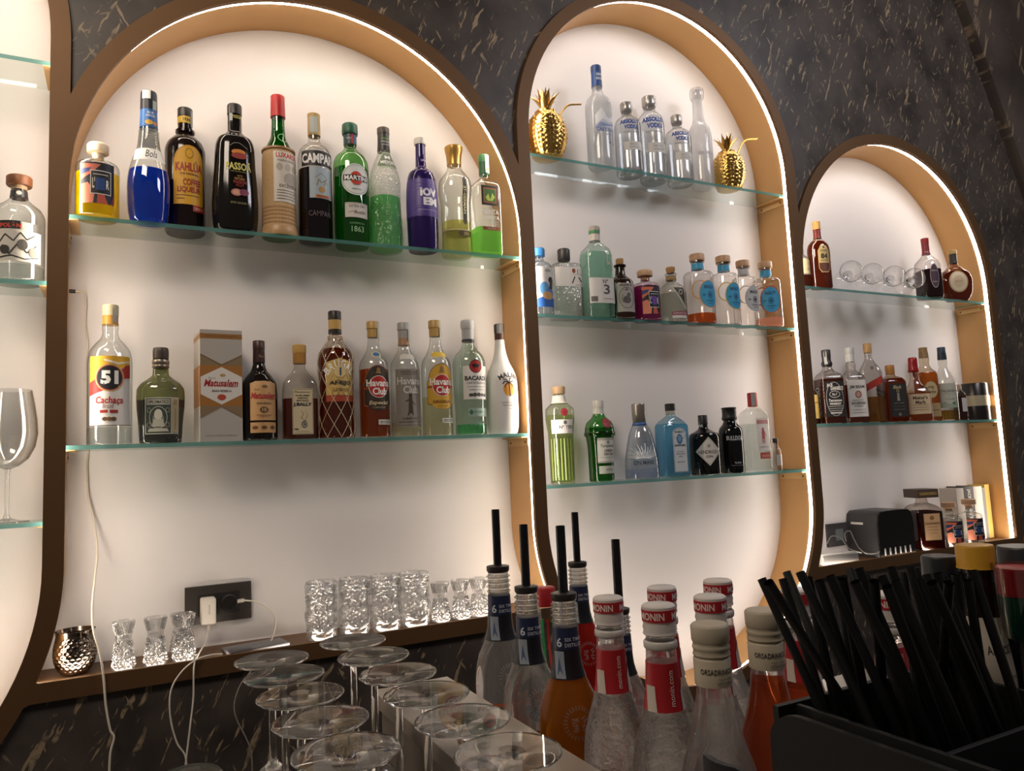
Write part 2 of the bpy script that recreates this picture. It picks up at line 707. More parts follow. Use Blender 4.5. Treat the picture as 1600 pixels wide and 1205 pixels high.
class Shape:
    """profile: (z, half width[, half depth[, squareness]]) in hundredths of the bottle height"""

    def __init__(self, prof, dr=1.0, n=2.0, N=48):
        P = []
        for p in prof:
            z, hw = p[0], p[1]
            P.append((z, hw, p[2] if len(p) > 2 else hw * dr, p[3] if len(p) > 3 else n))
        self.P = P
        self.N = N
        self.z = [p[0] for p in P]

    def at(self, z):
        z = min(max(z, self.z[0]), self.z[-1])
        return tuple(float(pchip(self.z, [p[i] for p in self.P], z)) for i in (1, 2, 3))

    def ring(self, z, grow=0.0):
        hw, hd, n = self.at(z)
        hw += grow; hd += grow
        t = np.arange(self.N) * 2 * PI / self.N
        s, c = np.sin(t), np.cos(t)
        return np.stack([hw * np.sign(s) * np.abs(s) ** (2 / n), -hd * np.sign(c) * np.abs(c) ** (2 / n)], 1)

    def samples(self, z0=None, z1=None):
        z0 = self.z[0] if z0 is None else z0
        z1 = self.z[-1] if z1 is None else z1
        out = {round(z0, 4), round(z1, 4)}
        for a, b in zip(self.P[:-1], self.P[1:]):
            out.add(round(a[0], 4)); out.add(round(b[0], 4))
            if abs(a[1] - b[1]) > 0.3 or abs(a[2] - b[2]) > 0.3:
                k = max(2, min(8, int(abs(a[1] - b[1]) * 1.5)))
                for j in range(1, k):
                    out.add(round(a[0] + (b[0] - a[0]) * j / k, 4))
        return sorted(v for v in out if z0 - 1e-6 <= v <= z1 + 1e-6)

    def mesh(self, name, mat, H, parent, z0=None, z1=None, grow=0.0, cap0=True, cap1=True, smooth=42):
        zs = self.samples(z0, z1)
        k = H / 100
        vs, fs = [], []
        for z in zs:
            r = self.ring(z, grow)
            vs += [(p[0] * k, p[1] * k, z * k) for p in r]
        N = self.N
        for i in range(len(zs) - 1):
            for j in range(N):
                a, b = i * N + j, i * N + (j + 1) % N
                fs.append((a, b, b + N, a + N))
        if cap0:
            fs.append(tuple(range(N))[::-1])
        if cap1:
            fs.append(tuple(range((len(zs) - 1) * N, len(zs) * N)))
        return pyd(name, vs, fs, mat, parent, smooth)

    def wrap(self, H):
        """(u, v) in hundredths -> point on the skin, u measured around from the front"""
        k = H / 100
        cache = {}

        def f(u, v, off):
            key = round(v, 2)
            if key not in cache:
                r = self.ring(key)
                r2 = np.vstack([r, r[:1]])
                seg = np.hypot(*(np.diff(r2, axis=0).T))
                cache[key] = (r2, np.concatenate([[0], np.cumsum(seg)]))
            r2, s = cache[key]
            L_ = s[-1]
            uu = u % L_
            i = min(int(np.searchsorted(s, uu, side='right')) - 1, self.N - 1)
            t = (uu - s[i]) / max(1e-9, s[i + 1] - s[i])
            p = r2[i] * (1 - t) + r2[i + 1] * t
            d = r2[i + 1] - r2[i]
            nn = np.array([d[1], -d[0]]) / max(1e-9, np.hypot(*d))
            if nn @ p < 0:
                nn = -nn
            return (p[0] * k + nn[0] * off, p[1] * k + nn[1] * off, v * k)
        return f


def build_bottle(root, H, prof, mat, n=2.0, dr=1.0, fill=None, labels=(), parts=(), body_name='body', body_top=None):
    sh = Shape(prof, dr, n)
    sh.mesh(body_name, mat, H, root)
    if fill:
        lvl, lh, dens = fill
        sh.mesh('liquid', liquid(lh, dens), H, root, z0=1.6, z1=lvl, grow=-0.5)
    hw = max(p[1] for p in prof)
    for p in parts:
        nm, pr, m = p[0], p[1], p[2]
        m = paint(m, 0.4) if isinstance(m, str) else m
        if pr == 'wrap':                     # a sleeve that follows the glass
            sh.mesh(nm, m, H, root, z0=p[3], z1=p[4], grow=p[5] if len(p) > 5 else 0.35)
        else:
            Shape(pr, p[3] if len(p) > 3 else 1.0, p[4] if len(p) > 4 else 2.0, 32).mesh(nm, m, H, root)
    for L_ in labels:
        nm, items = L_[0], L_[1]
        grow = L_[2] if len(L_) > 2 else 0.0
        src = Shape([(q[0], q[1] + grow, (q[2] if len(q) > 2 else q[1] * dr) + grow, q[3] if len(q) > 3 else n) for q in prof]) if grow else sh
        vs = []
        for it in items:
            if it[0] in 'r':
                vs += [it[2], it[4]]
            elif it[0] in 'co':
                vs += [it[2] - it[4], it[2] + it[4]]
            elif it[0] in 'pl':
                vs += [q[1] for q in it[1]]
            else:
                vs += [it[3]]
        rs = [sh.at(v)[0] for v in np.linspace(min(vs), max(vs), 7)]
        cutv = 2.5 if max(rs) - min(rs) > 0.4 else None
        art(nm, items, src.wrap(H), root, cut=max(0.8, hw / 6), cutv=cutv)


Z_SHELF = {}


def place(px, top, shelf, y=0.075, base=None):
    z = Z_SHELF[shelf]
    if base is not None:
        p = on_z(px, base, z)
        y = float(min(max(p[1], 0.052), 0.112))
    x = x_for(px, y, z)
    zt = z_for(top, x, y)
    return (x, y, z), zt - z


def bottle(label, px, top, shelf, prof, mat, rz=0.0, y=0.075, base=None, name='liquor_bottle', group=None, cat='bottle', **kw):
    loc, H = place(px, top, shelf, y, base)
    root = thing(name, label, cat, loc, math.radians(rz), group)
    s = math.cos(math.atan(abs(px - 800) / FPX))      # widths were read off the picture, which stretches towards its sides
    root.scale = (s, s, 1)
    build_bottle(root, H, prof, mat, **kw)
    return root


# ------------------------------------------------------------------ the back wall with its niches
Dw = 1.75
X1R, WF = -0.0826 * Dw, 0.0211 * Dw
X2L, X2R = X1R + WF, 0.5461 * Dw
X3L, X3R = X2R + WF, 1.1378 * Dw
X4L, X4R = X3R + WF, 1.7578 * Dw
C1, R1, ZT1, ZB = X1R - 0.53, 0.53, 2.475, 1.384
C2, R2, ZT2 = (X2L + X2R) / 2, (X2R - X2L) / 2, 0.3454 * Dw + 1.55
C3, R3, ZT3 = (X3L + X3R) / 2, (X3R - X3L) / 2, 0.5196 * Dw + 1.55
C4, R4, ZT4 = (X4L + X4R) / 2, (X4R - X4L) / 2, 0.3363 * Dw + 1.55
ZS = -0.2201 * Dw + 1.55          # sill height of the two arched doors
DEPTH = 0.155


def arc(cx, cz, r, a0, a1, n):
    return [(cx + r * math.cos(math.radians(a0 + (a1 - a0) * i / n)), cz + r * math.sin(math.radians(a0 + (a1 - a0) * i / n))) for i in range(n + 1)]


def pill(cx, r, zt, zb, g=0.0):
    return arc(cx, zt, r + g, 0, 180, 56) + arc(cx, zb, r + g, 180, 360, 56)


def dome(cx, r, zt, g, left_c, left_r, right_c, right_r):
    """arch on top; each side runs straight down or follows the neighbour's rounded foot"""
    P = arc(cx, zt, r + g, 0, 180, 56)
    zs = ZS - g
    zz = [ZB - (ZB - zs) * i / 14 for i in range(15)]
    if left_c is not None:
        rr = left_r + WF - g
        P += [(left_c + math.sqrt(max(0, rr * rr - (ZB - z) ** 2)), z) for z in zz]
    else:
        P += [(cx - r - g, zs)]
    if right_c is not None:
        rr = right_r + WF - g
        P += [(right_c - math.sqrt(max(0, rr * rr - (ZB - z) ** 2)), z) for z in zz[::-1]]
    else:
        P += [(cx + r + g, zs)]
    return P


OPEN = {
    1: lambda g: pill(C1, R1, ZT1, ZB, g),
    2: lambda g: dome(C2, R2, ZT2, g, C1, R1, C3, R3),
    3: lambda g: pill(C3, R3, ZT3, ZB, g),
    4: lambda g: dome(C4, R4, ZT4, g, C3, R3, None, None),
}


def env(xs):
    """outer outline of the bronze frame: highest and lowest edge at each x"""
    top, bot = [], []
    for x in xs:
        t, b = [], []
        k3 = math.sqrt((R3 + WF) ** 2 - (ZB - ZS) ** 2)
        k1 = math.sqrt((R1 + WF) ** 2 - (ZB - ZS) ** 2)
        for lo, hi in ((C1 + k1 - .03, C3 - k3 + .03), (C3 + k3 - .03, C4 + R4 + WF)):
            if lo <= x <= hi:
                b.append(ZS - WF)
        for c, r, zt, flat in ((C1, R1, ZT1, 0), (C2, R2, ZT2, 1), (C3, R3, ZT3, 0), (C4, R4, ZT4, 1)):
            ro = r + WF
            if abs(x - c) <= ro + 1e-9:
                q = math.sqrt(max(0, ro * ro - (x - c) ** 2))
                t.append(zt + q)
                b.append(ZS - WF if flat else ZB - q)
        top.append(max(t)); bot.append(min(b))
    return top, bot


def curve_plate(name, loops, y0, y1, mats):
    cu = bpy.data.curves.new('c', 'CURVE')
    cu.dimensions = '2D'
    cu.fill_mode = 'BOTH'
    for lp in loops:
        s = cu.splines.new('POLY')
        s.points.add(len(lp) - 1)
        for i, p in enumerate(lp):
            s.points[i].co = (p[0], p[1], 0, 1)
        s.use_cyclic_u = True
    cu.extrude = (y1 - y0) / 2
    o = bpy.data.objects.new('c', cu)
    me = bpy.data.meshes.new_from_object(o)
    bpy.data.objects.remove(o)
    me.transform(Matrix(((1, 0, 0, 0), (0, 0, 1, (y0 + y1) / 2), (0, 1, 0, 0), (0, 0, 0, 1))))
    bm = bmesh.new(); bm.from_mesh(me)
    bmesh.ops.remove_doubles(bm, verts=bm.verts, dist=1e-6)
    bmesh.ops.recalc_face_normals(bm, faces=bm.faces)
    bm.to_mesh(me); bm.free()
    me.name = name
    return link(name, me, mats, None, 30)


xs = sorted(set([C1 - R1 - WF, C4 + R4 + WF] + list(np.linspace(C1 - R1 - WF, C4 + R4 + WF, 420)) +
                [v + s for v in (X2R, X3R, X2L - WF, X2L, X3L, X4L) for s in (-1e-5, 1e-5)] +
                [c + s * (r + WF) * math.sin(math.radians(a)) for c, r in ((C1, R1), (C2, R2), (C3, R3), (C4, R4)) for s in (-1, 1) for a in (78, 82, 85, 87, 89, 89.7)]))
tp, bt_ = env(xs)
outer = list(zip(xs, tp)) + list(zip(xs, bt_))[::-1]
struct(curve_plate('trim_1', [outer] + [OPEN[i](0) for i in OPEN], 0.0, 0.012, BRONZE))
wall = curve_plate('wall_back', [[(-2.2, -0.02), (4.6, -0.02), (4.6, 3.9), (-2.2, 3.9)]] + [OPEN[i](0.012) for i in OPEN], 0.012, 0.06, MARBLE)
struct(wall)

for i in OPEN:
    lp = OPEN[i](0.007)
    n = len(lp)
    # side wall of the niche
    vs = [(p[0], 0.011, p[1]) for p in lp] + [(p[0], DEPTH, p[1]) for p in lp] + \
         [(p[0], 0.011, p[1]) for p in OPEN[i](0.012)] + [(p[0], DEPTH, p[1]) for p in OPEN[i](0.012)]
    fs = []
    for a in range(n):
        b = (a + 1) % n
        fs += [(a, b, b + n, a + n), (a + 2 * n, a + 3 * n, b + 3 * n, b + 2 * n), (a, a + 2 * n, b + 2 * n, b), (a + n, b + n, b + 3 * n, a + 3 * n)]
    sill = [1 if i in (2, 4) and abs(lp[q // 4][1] - (ZS - .007)) < 1e-6 and abs(lp[(q // 4 + 1) % n][1] - (ZS - .007)) < 1e-6 else 0 for q in range(4 * n)]  # sill faces: gold in shade, its darkness put into the colour as bronze
    struct(pyd('trim_%d' % (i + 1), vs, fs, [GOLD, BRONZE], None, 30, sill))
    struct(prism('wall_niche_%d' % i, OPEN[i](0.011), DEPTH - 0.001, DEPTH + 0.012, PANEL))
    # led strip set behind the front lip; along the sill it lies low in the groove behind the lip
    def led_run(g):
        return OPEN[i](g), True
    a, closed = led_run(0.0055)
    b, _ = led_run(0.0068)
    n = len(a)
    vs = [(p[0], 0.013, p[1]) for p in a] + [(p[0], 0.029, p[1]) for p in a] + [(p[0], 0.013, p[1]) for p in b] + [(p[0], 0.029, p[1]) for p in b]
    fs = []
    for q in range(n if closed else n - 1):
        r = (q + 1) % n
        fs += [(q, r, r + n, q + n), (q + 2 * n, q + 3 * n, r + 3 * n, r + 2 * n), (q, q + 2 * n, r + 2 * n, r), (q + n, r + n, r + 3 * n, q + 3 * n)]
    st = pyd('led_strip', vs, fs, LED if i < 3 else LED_FAR)
    tag(st, ['warm white led strip lining the tall niche cut off by the picture edge',
             'warm white led strip lining the wide arched niche with the liqueurs and rums',
             'warm white led strip lining the pill shaped niche with the vodkas and gins',
             'warm white led strip lining the arched niche with the whiskies'][i - 1], 'led strip', 'led strips inside the niches')

struct(box('floor', (-2.2, -3.4, -0.05), (4.6, 0.06, 0.0), paint('3a332e', 0.6)))
struct(box('ceiling', (-2.2, -3.4, 3.62), (4.6, 0.06, 3.7), paint('2b2624', 0.8)))
# stone slab leaning in at the far end of the wall
pa, pb = on_y(1508, 0, -0.03), on_y(1600, 262, -0.03)
dz = (pa - pb) / (pa[2] - pb[2])
q0, q1 = pa + dz * (3.6 - pa[2]), pa + dz * (0.6 - pa[2])
bm = bmesh.new()
V = [bm.verts.new(v) for v in ((q0[0], -0.03, q0[2]), (4.55, -0.03, q0[2]), (4.55, -0.03, q1[2]), (q1[0], -0.03, q1[2]),
                               (q0[0], 0.011, q0[2]), (4.55, 0.011, q0[2]), (4.55, 0.011, q1[2]), (q1[0], 0.011, q1[2]))]
for f in ((0, 1, 2, 3), (7, 6, 5, 4), (0, 4, 5, 1), (1, 5, 6, 2), (2, 6, 7, 3), (3, 7, 4, 0)):
    bm.faces.new([V[i] for i in f])
struct(from_bm('wall_right', bm, MARBLE_R))

# ------------------------------------------------------------------ glass shelves on brass brackets
SH_GLASS = glass('eef6f3', 0.93, 0.3)
SH_EDGE = liquid('7fbdb8', 0.7)


def shelf(key, xl, xr, z, label, group, brackets=(1, 1)):
    """z is the top face"""
    Z_SHELF[key] = z
    t = thing('glass_shelf', label, 'shelf', ((xl + xr) / 2, 0.0, z), 0, group)
    x0, x1 = xl - (xl + xr) / 2 - 0.0065, xr - (xl + xr) / 2 + 0.0065
    y0, y1, th = 0.0305, 0.1475, 0.009
    vs = [(x, y, zz) for zz in (-th, 0) for x, y in ((x0, y0), (x1, y0), (x1, y1), (x0, y1))]
    fs = [(0, 3, 2, 1), (4, 5, 6, 7), (0, 1, 5, 4), (1, 2, 6, 5), (2, 3, 7, 6), (3, 0, 4, 7)]
    pyd('pane', vs, fs, [SH_GLASS, SH_EDGE], t, None, [0, 0, 1, 1, 0, 1])
    for s, on in ((-1, brackets[0]), (1, brackets[1])):
        if not on:
            continue
        xx = x0 + 0.0 if s < 0 else x1
        bm = bmesh.new()
        ya, yb = 0.03, 0.145
        add_box(bm, (xx, ya, -th - 0.0025), (xx - s * 0.022, yb, -th), 0.0008)
        add_box(bm, (xx, ya, -th - 0.024), (xx - s * 0.003, yb, -th - 0.0025), 0.0008)
        br = from_bm('bracket', bm, BRASS, t, 35)
        for yy in (0.045, 0.13):
            bm = bmesh.new()
            lathe_mesh(bm, [(0, 0), (0.0035, 0), (0.003, 0.0012), (0, 0.0016)], 12)
            me_o = from_bm('screw', bm, paint('6a563c', 0.35, 0.8), br, 35)
            me_o.matrix_local = Matrix.Translation((xx - s * 0.003, yy, -th - 0.014)) @ Matrix.Rotation(-s * PI / 2, 4, 'Y')
    return t


zt = 1.55
shelf('1a', C1 - R1, X1R, 2.4349, 'glass shelf high in the niche cut off by the picture edge', 'glass shelves in the niches')
shelf('1b', C1 - R1, X1R, 1.9603, 'glass shelf carrying the round shouldered tequila bottle with wooden stopper', 'glass shelves in the niches')
shelf('1c', C1 - R1, X1R, 1.4708, 'glass shelf carrying the stemmed wine glasses', 'glass shelves in the niches')
shelf('2a', X2L, X2R, 0.3181 * Dw + zt, 'glass shelf carrying the colourful liqueur bottles', 'glass shelves in the niches')
shelf('2b', X2L, X2R, 0.0383 * Dw + zt + .004, 'glass shelf carrying the rum bottles', 'glass shelves in the niches')
shelf('3a', X3L, X3R, 0.492 * Dw + zt, 'glass shelf carrying the vodkas and gold pineapples', 'glass shelves in the niches')
shelf('3b', X3L, X3R, 0.2284 * Dw + zt, 'glass shelf carrying gin bottles with cork stoppers', 'glass shelves in the niches')
shelf('3c', X3L, X3R, -0.0433 * Dw + zt + .004, 'glass shelf carrying green, blue and black gin bottles', 'glass shelves in the niches')
shelf('4a', X4L, X4R, 0.314 * Dw + zt, 'glass shelf carrying the glasses lying on their sides', 'glass shelves in the niches')
shelf('4b', X4L, X4R, 0.0411 * Dw + zt + .004, 'glass shelf carrying the whisky bottles', 'glass shelves in the niches')
Z_SHELF['s'] = ZS - 0.0053

# ------------------------------------------------------------------ bottles of the wide niche, upper shelf: liqueurs
CLEAR = glass('f4f7f5')
GREEN_G = glass('8fd08a', 0.45)
BOTS = 'liqueur bottles on the upper shelf of the wide niche'


def artwork(c, v0, v1, hw, dark='1d1f2c'):
    """the portrait print used on the square-shouldered decanter bottles"""
    h = v1 - v0
    return [('r', -hw, v0, hw, v1, dark),
            ('p', [(-hw, v0 + h * .55), (-hw * .3, v0 + h * .72), (hw * .2, v0 + h * .95), (-hw, v0 + h * .97)], 'e0755a'),
            ('p', [(-hw, v0 + h * .68), (-hw * .45, v0 + h * .76), (-hw * .3, v0 + h * .86), (-hw, v0 + h * .84)], '2c3f74'),
            ('p', [(-hw, v0), (-hw * .2, v0), (-hw * .1, v0 + h * .3), (-hw * .5, v0 + h * .5), (-hw, v0 + h * .45)], 'e58a6c'),
            ('p', [(0, v0), (hw * .6, v0), (hw * .4, v0 + h * .22), (hw * .05, v0 + h * .3)], 'c85b48'),
            ('p', [(hw * .75, v0), (hw, v0), (hw, v0 + h * .3)], '8d3b4b'),
            ('r', -hw * .35, v0 + h * .22, hw * .78, v0 + h * .8, 'e9e4dc'),
            ('r', -hw * .31, v0 + h * .24, hw * .74, v0 + h * .78, '17181f'),
            ('r', -hw * .05, v0 + h * .32, hw * .42, v0 + h * .62, c),
            ('t', "L'", -hw * .17, v0 + h * .49, h * .26, 'ece8df', hw * .14, .03),
            ('t', 'R', hw * .57, v0 + h * .47, h * .22, 'ece8df', hw * .17, .03),
            ('r', -hw * .2, v0 + h * .69, hw * .6, v0 + h * .71, 'cfc9c0')]


STOP = [(80, 7.2), (87, 8), (88, 14.4), (97, 14.6), (100, 12.5)]
bottle('squat yellow limoncello bottle with pale round stopper and portrait label', 152, 226, '2a',
       [(0, 26), (2, 28.5), (66, 28.8), (71, 27), (74, 20), (76, 10), (79, 8.4), (82, 8.2)], CLEAR, base=341,
       fill=(58, 'e6c800', .5), labels=[('label', artwork('2b4a86', 14, 67, 24), 0.2)],
       parts=[('stopper', STOP, 'e9d3b4')], group=BOTS)

bottle('pear shaped bottle of bright blue liqueur with ribbed clear neck', 232, 145, '2a',
       [(0, 12.5), (1.5, 13.6), (14, 15.4), (28, 15.8), (38, 14.8), (45, 13), (55, 9.3), (68, 6.9), (82, 6.0), (98, 5.7)], CLEAR, base=348,
       fill=(39, '2458d8', .8),
       parts=[('neck_label', 'wrap', '2f6db4', 72, 85.5), ('foil', 'wrap', '20242e', 85.6, 97.5, .5),
              ('cap', [(86, 6.1), (99, 6.1), (100, 5.6)], '1d222b')] +
             [('neck_ring', [(z, 7.9 - (z - 57) * .07), (z + .6, 8.5 - (z - 57) * .07), (z + 1.2, 7.9 - (z - 57) * .07)], CLEAR) for z in (57, 59, 61, 63, 65, 67, 69)],
       labels=[('label', [('r', -13, 44.5, 15, 54, 'f2efea'), ('t', 'Bols', 2, 49.5, 6, '1c1c1c', 9, 0, .25)], .25),
               ('print', [('t', 'BLUE', 1.2, 82.5, 1.7, 'e6eef6', 4.6, .02), ('t', 'CURAÇAO', 1.2, 80, 2.0, 'e6eef6', 7, .02), ('c', 0, 75, 3, 1.9, 'e2b23c'), ('c', 5, 74.6, 2, 1.6, 'c98a5c')], .45),
               ('tax_strip', [('r', -5.5, 93, 1.2, 99.4, 'e7e6e0'), ('r', 2.8, 85, 6.5, 92, 'a9b0a8')], .75)], group=BOTS)

bottle('dark brown coffee liqueur bottle with arched yellow label', 289.5, 171, '2a',
       [(0, 14.5), (1.5, 15.8), (64, 16), (71, 14), (76, 9.5), (79, 6.5), (80, 7.6), (82, 7.6), (83, 5.7), (99, 5.6)],
       paint('1d1210', .12, name='dark_bottle_glass'), y=.1, rz=8,
       parts=[('neck_label', 'wrap', 'd8b13a', 87, 92.5), ('cap', [(93, 6), (99.3, 6), (100, 5.4)], '262320')],
       labels=[('label', [('r', -12.5, 19, 12.5, 52, 'e3a92c'), ('c', 0, 52, 12.5, 13.5, 'e3a92c'), ('o', 0, 59, 3.2, 4, .5, '9a6a20'), ('o', 0, 52, 12, 13, .35, 'c78f24'),
                          ('t', 'KAHLÚA', 0, 49, 8.5, 'a3321f', 21.5, .035), ('t', 'THE ORIGINAL', 0, 42.7, 1.8, '6b2a1c', 15, .02),
                          ('t', 'COFFEE', 2, 36.3, 5.2, 'a3321f', 14, .03), ('t', 'LIQUEUR', 0, 30.3, 5.2, 'a3321f', 18.5, .03),
                          ('r', -10, 25.8, 8, 26.2, '8a5a22'), ('r', -10, 23.2, -4, 23.6, '8a5a22'), ('r', 2.5, 14, 14, 18.8, 'a8261c'), ('t', 'ORIGINAL', 8, 16.4, 1.8, 'f0d9b0', 8)], .2),
               ('print', [('t', '1936', 0, 89.8, 2.4, '3a2a1a', 6, .02)], .6), ('tax_strip', [('r', 3.5, 84.5, 6.4, 98, 'a5aaa6')], .6)], group=BOTS)

bottle('tapered black passion fruit liqueur bottle with gold lettering', 368, 165, '2a',
       [(0, 14.5), (2, 16.2), (22, 17.5), (50, 15.6), (66, 14.8), (72, 13), (76, 8), (79, 5.4), (97, 5.2)], paint('191614', .1, name='dark_bottle_glass'),
       base=366, n=2.4, dr=.8, rz=4,
       parts=[('cap', [(92, 5.6), (99, 5.6), (100, 5)], '24211f')],
       labels=[('label', [('l', [(-6, 63.5), (-3, 65.8), (1, 66.3), (5, 64), (7.5, 62.6)], .35, '9c968c'), ('c', .5, 59, 5.4, 2.2, 'd98a3c'), ('c', 1, 56.2, 6, 2.4, '9c3b34'),
                          ('t', 'PASSOÃ', 0.5, 48.5, 7, 'd8cf72', 19.5, .03), ('t', 'THE PASSION DRINK', .5, 43.8, 1.1, '98904e', 13),
                          ('t', 'WITH', 1, 40.4, 1.5, 'b07a48', 4), ('t', 'NATURAL', 1, 38.2, 2, 'b07a48', 8, .02), ('t', 'PASSION', 1, 35.6, 2.4, 'a53b34', 9.5, .02),
                          ('t', 'FRUIT', 1, 33, 2, 'a53b34', 6), ('c', -1.6, 27.5, 4.2, 2.8, 'b5786a'), ('c', -1.6, 27.5, 3, 1.9, 'd8a48a'), ('c', 4, 28, 3.6, 2.6, '7c3550'),
                          ('t', 'ESTD LIQUEUR 17%', 1.5, 19.5, 1.7, 'a89a70', 15)], .2),
               ('print', [('t', 'PASSOÃ', 1, 90, 3.4, 'd8cf72', 7, .02)], .2), ('tax_strip', [('r', -5, 86, -2.4, 98.5, 'b9bcb8')], .5)], group=BOTS)

bottle('green maraschino bottle in a straw jacket with bright red cap', 437, 151, '2a',
       [(0, 11.2), (2, 11.6), (6, 11), (52, 10.9), (58, 10.3), (64, 8), (71, 5.1), (80, 4.5), (98, 4.4)], glass('3fae4c', .35), base=373, rz=12,
       fill=(82, '1f8f35', .35),
       parts=[('straw_jacket', 'wrap', paint('c3a174', .8, 0, (90, .8)), .2, 59, .55), ('jacket_rim', [(58.6, 10.6), (59.3, 11.6), (60.6, 11.6), (61, 10.2)], 'a98158'),
              ('jacket_foot', [(.1, 12), (1, 12.6), (6, 12.1), (6.4, 11.2)], 'bb966a'),
              ('jacket_weave', [(z + d, 11.45 + .28 * (k % 2)) for z in (7, 9.6, 12.2, 14.8, 17.4) for k, d in enumerate((0, 1.2))] + [(20, 11.4)], paint('a9835a', .8, 0, (120, .9))),
              ('cap', [(84.5, 5.2), (94, 4.9), (99.5, 4.9), (100, 4.3)], 'c01f1c')],
       labels=[('label', [('r', -8, 22, 13, 57, 'd8d0c4'), ('t', 'LUXARDO', 2.8, 54.2, 3.6, 'c22a24', 18, .03), ('c', -4, 46, 2.2, 2.6, 'b3a99c'), ('c', 2, 46, 2.2, 2.6, 'b3a99c'), ('c', 8, 46, 2.2, 2.6, 'b3a99c'),
                          ('t', 'MARASCHINO', 2.8, 50.5, 1.6, '7e776e', 16), ('c', 4, 38, 5, 4.6, 'a59c91'), ('t', 'EXCELSIOR', 2.8, 33, 2, '4a4540', 14),
                          ('r', -6, 29.8, 11, 30.2, '8b847b'), ('r', -6, 28, 11, 28.4, '8b847b'), ('r', -6, 26, 11, 26.4, '8b847b'), ('r', -6, 24, 11, 24.4, '8b847b')], .85),
               ('neck_print', [('o', 1, 68.5, 3.6, 3.2, .4, 'a8dca8')], .15)], group=BOTS)

bottle('dark bitter aperitif bottle with black and pale blue label', 494, 180, '2a',
       [(0, 12), (1.5, 12.9), (62, 12.9), (69, 12), (74, 9), (77, 5.2), (80, 4.4), (98, 4.3)], glass('e8e6e4'), base=381,
       fill=(55, '1e070c', .9), parts=[('cap', [(83, 4.9), (97, 4.7), (98.5, 5), (100, 4.9)], 'c9a868')],
       labels=[('label', [('r', -13.5, 55.5, 15, 67.5, '1d1a1c'), ('t', 'CAMPARI', .5, 61.3, 7.6, 'eceae8', 27, .04), ('r', -13.5, 67.6, 15, 68.4, 'bdbab6')], .15),
               ('back_label', [('p', [(-7, 31), (12, 31), (12, 54.6), (-7, 54.6)], 'a6b4bf'), ('l', [(-3, 46), (2, 50), (7, 46), (4, 44), (8, 42)], .5, '7f7c74'),
                               ('t', 'M', 2, 43, 5, '8e8467', 8, 0, .2), ('c', 2.3, 37.6, 2.6, 2.4, 'b08b4c'), ('r', -2.5, 31.4, 8.5, 33.6, 'c4702e'), ('t', 'MILANO', 3, 32.5, 1.4, '3a1712', 8)], .15),
               ('embossing', [('t', 'CAMPARI', 1, 19.5, 4, '5b4a50', 18)], .1),
               ('tax_strip', [('r', -4.8, 84.5, 1.8, 97, 'bfc3be')], .75)],
       group=BOTS)

bottle('green vermouth bottle with round white label and red disc', 551, 195, '2a',
       [(0, 12.2), (1.5, 13.2), (58, 14.2), (66, 13.9), (72, 12), (77, 7), (80, 4.9), (98, 4.8)], glass('7dcf6e', .5), base=388,
       fill=(62, '3f9a45', .5), rz=2,
       parts=[('cap', [(91, 6), (93, 6.4), (99, 6.2), (100, 5.2)], '1d5a41'), ('neck_label', 'wrap', '2b4a50', 82.5, 91)],
       labels=[('label', [('c', 0, 50.5, 12, 12.6, 'dfe3e0'), ('o', 0, 50.5, 11, 11.6, .4, '8f9894'), ('c', 0, 51.4, 5.2, 5.4, 'c93c28'), ('r', -10.4, 49.3, 10.4, 54, '1d2220'),
                          ('t', 'MARTINI', 0, 51.6, 3.6, 'f4f4f2', 19, .03), ('t', 'APERITIVO', 0, 42.8, 1.3, '5b625e', 8), ('t', 'VERMOUTH', 0, 46.3, 1.1, '7a807c', 6)], .2),
               ('lower_label', [('r', -9.5, 20.5, 10, 32, 'd6cfc6'), ('r', -9.5, 31.2, 10, 31.5, '8c867d'), ('t', 'EXTRA DRY', .6, 29.3, 2.1, '4b4a44', 13.5), ('l', [(-7, 24), (-3, 25.4), (1, 23.6), (4, 25.6), (8, 24.4)], .3, '6b5a50'), ('t', 'Rossi', 2, 24.6, 2.4, '6b5a50', 9, 0, .3)], .2),
               ('embossing', [('t', 'CONTENTS 75cl', 0, 16, 1.4, '86c98a', 12), ('t', '1863', .5, 11.5, 4.4, 'a6dba6', 10)], .1),
               ('neck_print', [('r', -1, 83, 1, 90.6, 'b03a34'), ('r', 2, 83, 4.5, 90.6, '3a5c92'), ('t', 'MARTINI', -2.6, 87, 1.4, 'dfe3e0', 4)], .5)], group=BOTS)

